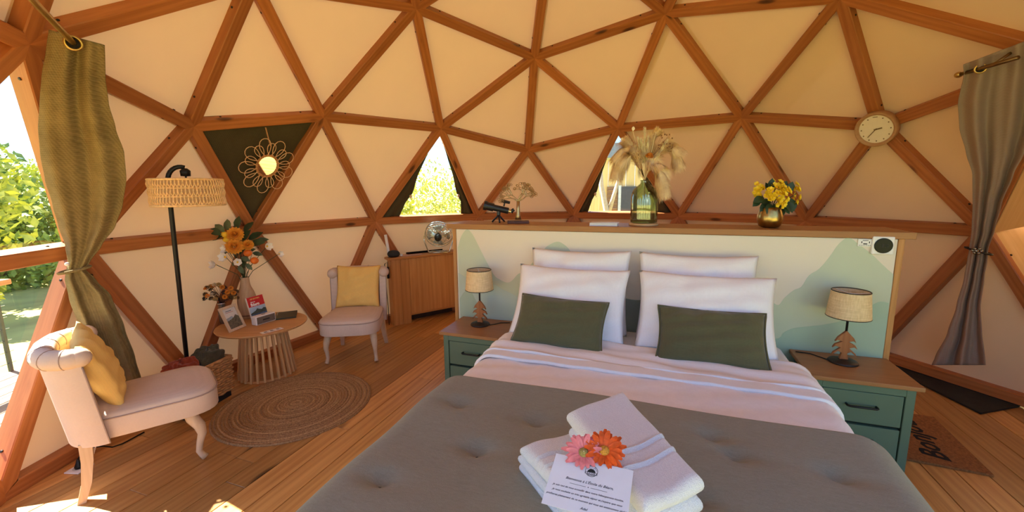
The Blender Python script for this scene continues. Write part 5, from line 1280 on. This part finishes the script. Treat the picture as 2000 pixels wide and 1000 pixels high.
# ------------------------------------------------------------------ towels, flowers and welcome card on the throw
ZT = ZB+.045+.018
towel_m, nt, bb = newmat('white_terry')
v = coords(nt, rnd=False); tn = noise(nt, v, 330, 3, .6); tn2 = noise(nt, v, 90, 3, .6)
nt.links.new(ramp(nt, tn, [(.3, (.78, .75, .78)), (.7, (.90, .87, .89))]), bb.inputs['Base Color']); bb.inputs['Roughness'].default_value = .95; bb.inputs['Sheen Weight'].default_value = .3
bump(nt, bb, mix(nt, .4, tn, tn2), .9, .006)
def towel(label, corners, z0, h, nlay, band_t, seed):
    """corners: four world points, clockwise from the folded end; the towel is a stack of folded layers"""
    c = sum(corners, Vector())/4; c.z = z0; t = thing('folded_towel', label, 'towel', c)
    a, b, d, e = [p-Vector((c.x, c.y, p.z)) for p in corners]
    rr_ = random.Random(seed)
    lh = h/nlay
    def bil(u, v, s): 
        p = a.lerp(b, u).lerp(e.lerp(d, u), v); return p*s
    sx_l = ((a-b).length+(e-d).length)/2; sy_l = ((a-e).length+(b-d).length)/2
    def axis(L2, m_):
        w_ = lh*.55/(L2/2); ed = [0, .06, .2, .45, .75, 1]
        lo = [-1+w_*x for x in ed]; hi = [1-w_*x for x in ed[::-1]]
        return lo+[-1+w_+(2-2*w_)*i/m_ for i in range(1, m_)]+hi, w_
    for k in range(nlay):
        mb = MB(); grow = 1-.03*rr_.random(); sk = Vector((rr_.uniform(-.006, .006), rr_.uniform(-.006, .006), 0)); topk = k == nlay-1
        us, wu = axis(sx_l, 16); vs2, wv2 = axis(sy_l, 90 if topk else 16)
        def rnd_(q, w_): e_ = max(0, (abs(q)-(1-w_))/w_); return math.sqrt(max(0, 1-e_*e_))
        def surf(top):
            def fn(i, j):
                uu, vv = us[i], vs2[j]; u, v = (uu+1)/2, (vv+1)/2; r_ = min(rnd_(uu, wu), rnd_(vv, wv2))
                p = bil(u, v, grow)+sk; zc = lh*(k+.5); zz2 = zc+(lh*.53 if top else -lh*.53)*r_
                wob = .004*sin(6*u+3*v+k*2+seed)+.003*sin(11*v+2*k)
                zz2 += wob*.6
                if top and topk:
                    zz2 += .005*sin(7*u+2*v)*r_
                    for bt in band_t:
                        if abs(v-bt) < .010: zz2 += .006*r_
                        elif abs(v-bt) < .03: zz2 -= .002*r_
                return Vector((p.x, p.y, zz2))
            return fn
        nu_, nv_ = len(us), len(vs2)
        for tp in (True, False):
            f_ = surf(tp); mb.grid(lambda i, j: f_(int(round(i*(nu_-1))), int(round(j*(nv_-1)))), nu_, nv_)
        mb.build('layer', towel_m, t, smooth=True)
    return t
def oz(u, v, z): return on_z(u, v, z)
towel('folded white towel lying flat under the other towel, layers facing the floor side', [oz(1010, 860, ZT+.10), oz(1120, 828, ZT+.10), oz(1330, 1000, ZT+.07), oz(1165, 1075, ZT+.05)], ZT-.010, .100, 3, (.22, .34), 1)
T2Z = ZT+.092
towel('folded white towel laid across the other towel with two woven bands', [oz(1104, 800, T2Z+.09), oz(1215, 760, T2Z+.085), oz(1374, 955, T2Z+.06), oz(1255, 1022, T2Z+.05)], T2Z-.004, .088, 2, (.60, .73), 2)
# gerberas
def gerbera(label, u, v, z, r, petal, center, npet, seed, tip=None):
    p = oz(u, v, z); t = thing('gerbera', label, 'flower', p); rg = random.Random(seed)
    dirv = ((CAM-p).normalized()*.75+Vector((0, 0, .6))).normalized(); a = dirv.orthogonal().normalized(); b2 = dirv.cross(a)
    for ring_, (ln_, off) in enumerate(((1, .18), (.82, .38))):
        for i in range(npet):
            ph = 2*PI*(i+.5*ring_)/npet+rg.uniform(-.08, .08); d = (a*cos(ph)+b2*sin(ph))+dirv*(off+rg.uniform(-.1, .1))
            mb = MB(); leaf_mb(mb, (a*cos(ph)+b2*sin(ph))*r*.15+dirv*.002*ring_, d, dirv, r*.86*ln_*rg.uniform(.85, 1.1), r*.27, .22, 0, .4); mb.build('petal', petal, t, smooth=True)
    mb = MB(); mb.lathe([(.001, .010), (r*.16, .008), (r*.26, .003), (r*.27, -.004)], 20, frame_matrix(Vector((0, 0, 0)), a, b2, dirv), cap=False); mb.build('flower_centre', center, t, smooth=True)
    e = -dirv*.02+Vector((0, 0, -.02)); MB().tube([-dirv*.004, e, e+UP*-.05+RT*.01], .004, 6).build('stem', stem_g, t, smooth=True)
    return t
TTZ = T2Z+.094
gerbera('pink gerbera bloom resting on the towels above the card', 1140, 885, TTZ+.022, .050, plain('pink_petal', (.86, .24, .25), .55, 0, .2, 60), plain('olive_centre', (.36, .27, .08), .8, 0, .35, 300, .8, 400), 17, 1)
gerbera('orange red gerbera bloom resting on the towels beside the pink one', 1180, 881, TTZ+.028, .052, plain('red_orange_petal', (.74, .10, .012), .55, 0, .35, 60), plain('amber_centre', (.60, .26, .03), .8, 0, .3, 300, .8, 400), 14, 2)
# welcome card leaning on the towels
K = [oz(1088, 885, TTZ+.014), oz(1236, 920, TTZ+.014), oz(1222, 1030, TTZ-.028), oz(1052, 985, TTZ-.028)]
kc = (K[0]+K[1]+K[2]+K[3])/4; kx = ((K[1]-K[0])+(K[2]-K[3])).normalized(); ky = ((K[0]-K[3])+(K[1]-K[2])); ky = (ky-kx*ky.dot(kx)).normalized(); kn_ = kx.cross(ky)
kw = ((K[1]-K[0]).length+(K[2]-K[3]).length)/2; kh_ = kw*.71
topmid = (K[0]+K[1])/2; kc = topmid-ky*kh_/2
wc = thing('welcome_card', 'white printed welcome card with round emblem propped on the towels', 'card', kc); wc.matrix_world = frame_matrix(kc, kx, ky, kn_)
MB().box((0, 0, 0), (kw, kh_, .0008)).build('paper', plain('card_paper', (.83, .82, .88), .6, 0, .02), wc)
KT = lambda x, y: Matrix.Translation((x*kw, y*kh_, .0006))
em = MB().tube([(.0105*0+.085*kw*cos(i/40*2*PI)*.9, .085*kw*sin(i/40*2*PI)*.9, 0) for i in range(40)], .0005, 4, True, KT(.0, .30)).build('emblem_ring', ink, wc)
er = .0765*kw
mb = MB(); n = 16; mb.add([(er*.66*cos(PI*i/n), er*.62*sin(PI*i/n)-er*.22, 0) for i in range(n+1)], [tuple(range(n+1))], KT(0, .30)); mb.build('emblem_dome', ink, wc)
mb = MB()
for x0, y0, x1, y1 in [(-.8, .15, -.45, .6), (-.45, .6, -.2, .3), (-.2, .3, .0, .55), (.15, .35, .45, .72), (.45, .72, .85, .2), (-.85, -.2, .85, -.2), (-.1, .75, .02, .88)]:
    mb.tube([(x0*er, y0*er, 0), (x1*er, y1*er, 0)], .00035, 4, False, KT(0, .30))
mb.build('emblem_lines', ink, wc)['kind'] = 'stuff'
text_mb("L'ÉTOILE", .0085*kw/.2, ink, 'emblem_text', wc, KT(0, .30) @ Matrix.Translation((0, -er*.45, 0))); text_mb('BÉARN', .0065*kw/.2, ink, 'emblem_text', wc, KT(0, .30) @ Matrix.Translation((0, -er*.72, 0)))
ks = kw/.2
for tx, y, s in [("Bienvenue à L'Étoile du Béarn,", .065, .0138), ("Je suis ravi de vous accueillir dans notre hébergement insolite.", -.105, .0098), ("Je vous souhaite un très agréable séjour et j'espère que vous", -.195, .0098), ("profiterez pleinement de ce moment qui vous est entièrement dédié.", -.285, .0098), ("Adel", -.41, .0125)]:
    text_mb(tx, s*ks*.70, ink, 'writing', wc, KT(0, y), .35, bold=.00003, extrude=.0001)
MB().box((-.13*kw, -.02*kh_, .0007), (.20*kw, .0006, .0002)).build('rule', ink, wc); MB().box((.13*kw, -.02*kh_, .0007), (.20*kw, .0006, .0002)).build('rule', ink, wc); MB().lathe([(.0011, 0), (.0011, .0004)], 8, KT(0, -.02)).build('rule_dot', ink, wc)

# ------------------------------------------------------------------ doormats on the right
P4 = [on_z(*uv, .008) for uv in [(1736, 706), (1772, 701), (2006, 789), (1916, 807)]]
dm_m = plain('black_mat', (.016, .017, .015), .85, 0, .3, 12, .5, 120)
x_ = (P4[3]-P4[0]).normalized(); y_ = (P4[1]-P4[0]); y_.z = 0; y_ = (y_-x_*y_.dot(x_)).normalized()
mw = .42
wa, wb = NW[find(72, -.188)], NW[n_rb96]; wn = Vector((wb.y-wa.y, wa.x-wb.x, 0)).normalized(); wn = wn if wn.dot(wa) < 0 else -wn     # wall line, normal into the room
def inside(p):
    dd_ = (p-wa)*Vector((1, 1, 0)); k_ = dd_.dot(wn)-.03; return p-wn*min(0, k_)
Q4 = [inside(on_z(*uv, .01)) for uv in [(1700, 690), (1916, 807), (1998, 791), (1760, 702)]]
mc = sum(Q4, Vector())/4; mc.z = 0
dmt = thing('black_doormat', 'large black doormat lying along the wall under the taupe curtain', 'doormat', mc)
poly = [((q-mc).x, (q-mc).y) for q in Q4]
MB().prism(poly, .0, .010).build('mat', dm_m, dmt, bev=.002, seg=1)
pe = [Vector((x, y, .010)) for x, y in poly]
MB().tube(pe, .005, 6, True).build('edge', plain('mat_edge', (.010, .010, .010), .7), dmt)
# coir mat: corners R (1942,929), top (1815,805); reads towards the entrance
c1, c2 = on_z(1942, 929, .01), on_z(1808, 800, .01)
ex = (c2-c1).normalized(); lenx = .60
ey = Vector((ex.y, -ex.x, 0)); ey = ey if ey.dot(Vector((-1, -.2, 0))) > 0 else -ey
cm = thing('coir_doormat', 'brown coir doormat with black Bonjour lettering behind the nightstand', 'doormat', Vector((c1.x, c1.y, 0))); cm.rotation_euler = (0, 0, math.atan2(ex.y, ex.x))
sg3 = 1 if Vector((-ex.y, ex.x, 0)).dot(ey) > 0 else -1
coir = plain('coir', (.26, .105, .03), .95, 0, .3, 90, .9, 260)
MB().box((lenx/2, sg3*.20, .007), (lenx, .40, .014)).build('mat', coir, cm, bev=.002, seg=1)
mbk = plain('mat_black', (.012, .010, .008), .95)
text_mb('Bonjour', .155, mbk, 'lettering', cm, Matrix.Translation((lenx*.50, sg3*.19, .0150)) @ Matrix.Rotation(0 if sg3 > 0 else 0, 4, 'Z'), .30, bold=.003, extrude=.0006)

# ------------------------------------------------------------------ floor socket
sp_ = on_z(120, 919, .0); fs_ = thing('floor_socket', 'white floor socket plate beside the wall beam by the sunlit chair', 'socket', Vector((sp_.x, sp_.y, 0)), R_(-8))
if Vector((sp_.x, sp_.y)).length > 2.82: fs_.location = Vector((sp_.x, sp_.y, 0))*(2.80/Vector((sp_.x, sp_.y)).length)
MB().box((0, 0, .004), (.085, .085, .008)).build('plate', white_pl, fs_, bev=.003, seg=2); MB().lathe([(.028, .008), (.028, .0085), (.020, .0088)], 24).build('insert', plain('socket_grey', (.6, .58, .55), .5), fs_)
pg = thing('power_plug', 'black power plug with cable standing in the floor socket', 'plug', fs_.location+Vector((0, 0, .009)))
MB().lathe([(.018, 0), (.019, .012), (.010, .034), (.006, .05)], 16).build('plug', blk_metal, pg, smooth=True)
MB().tube([(0, 0, .048), (.01, .02, .075), (.03, .05, .085), (.05, .10, .06), (.05, .15, .02), (.045, .22, -.004), (.08, .34, -.004)], .004, 8).build('cable', blk_metal, pg, smooth=True)
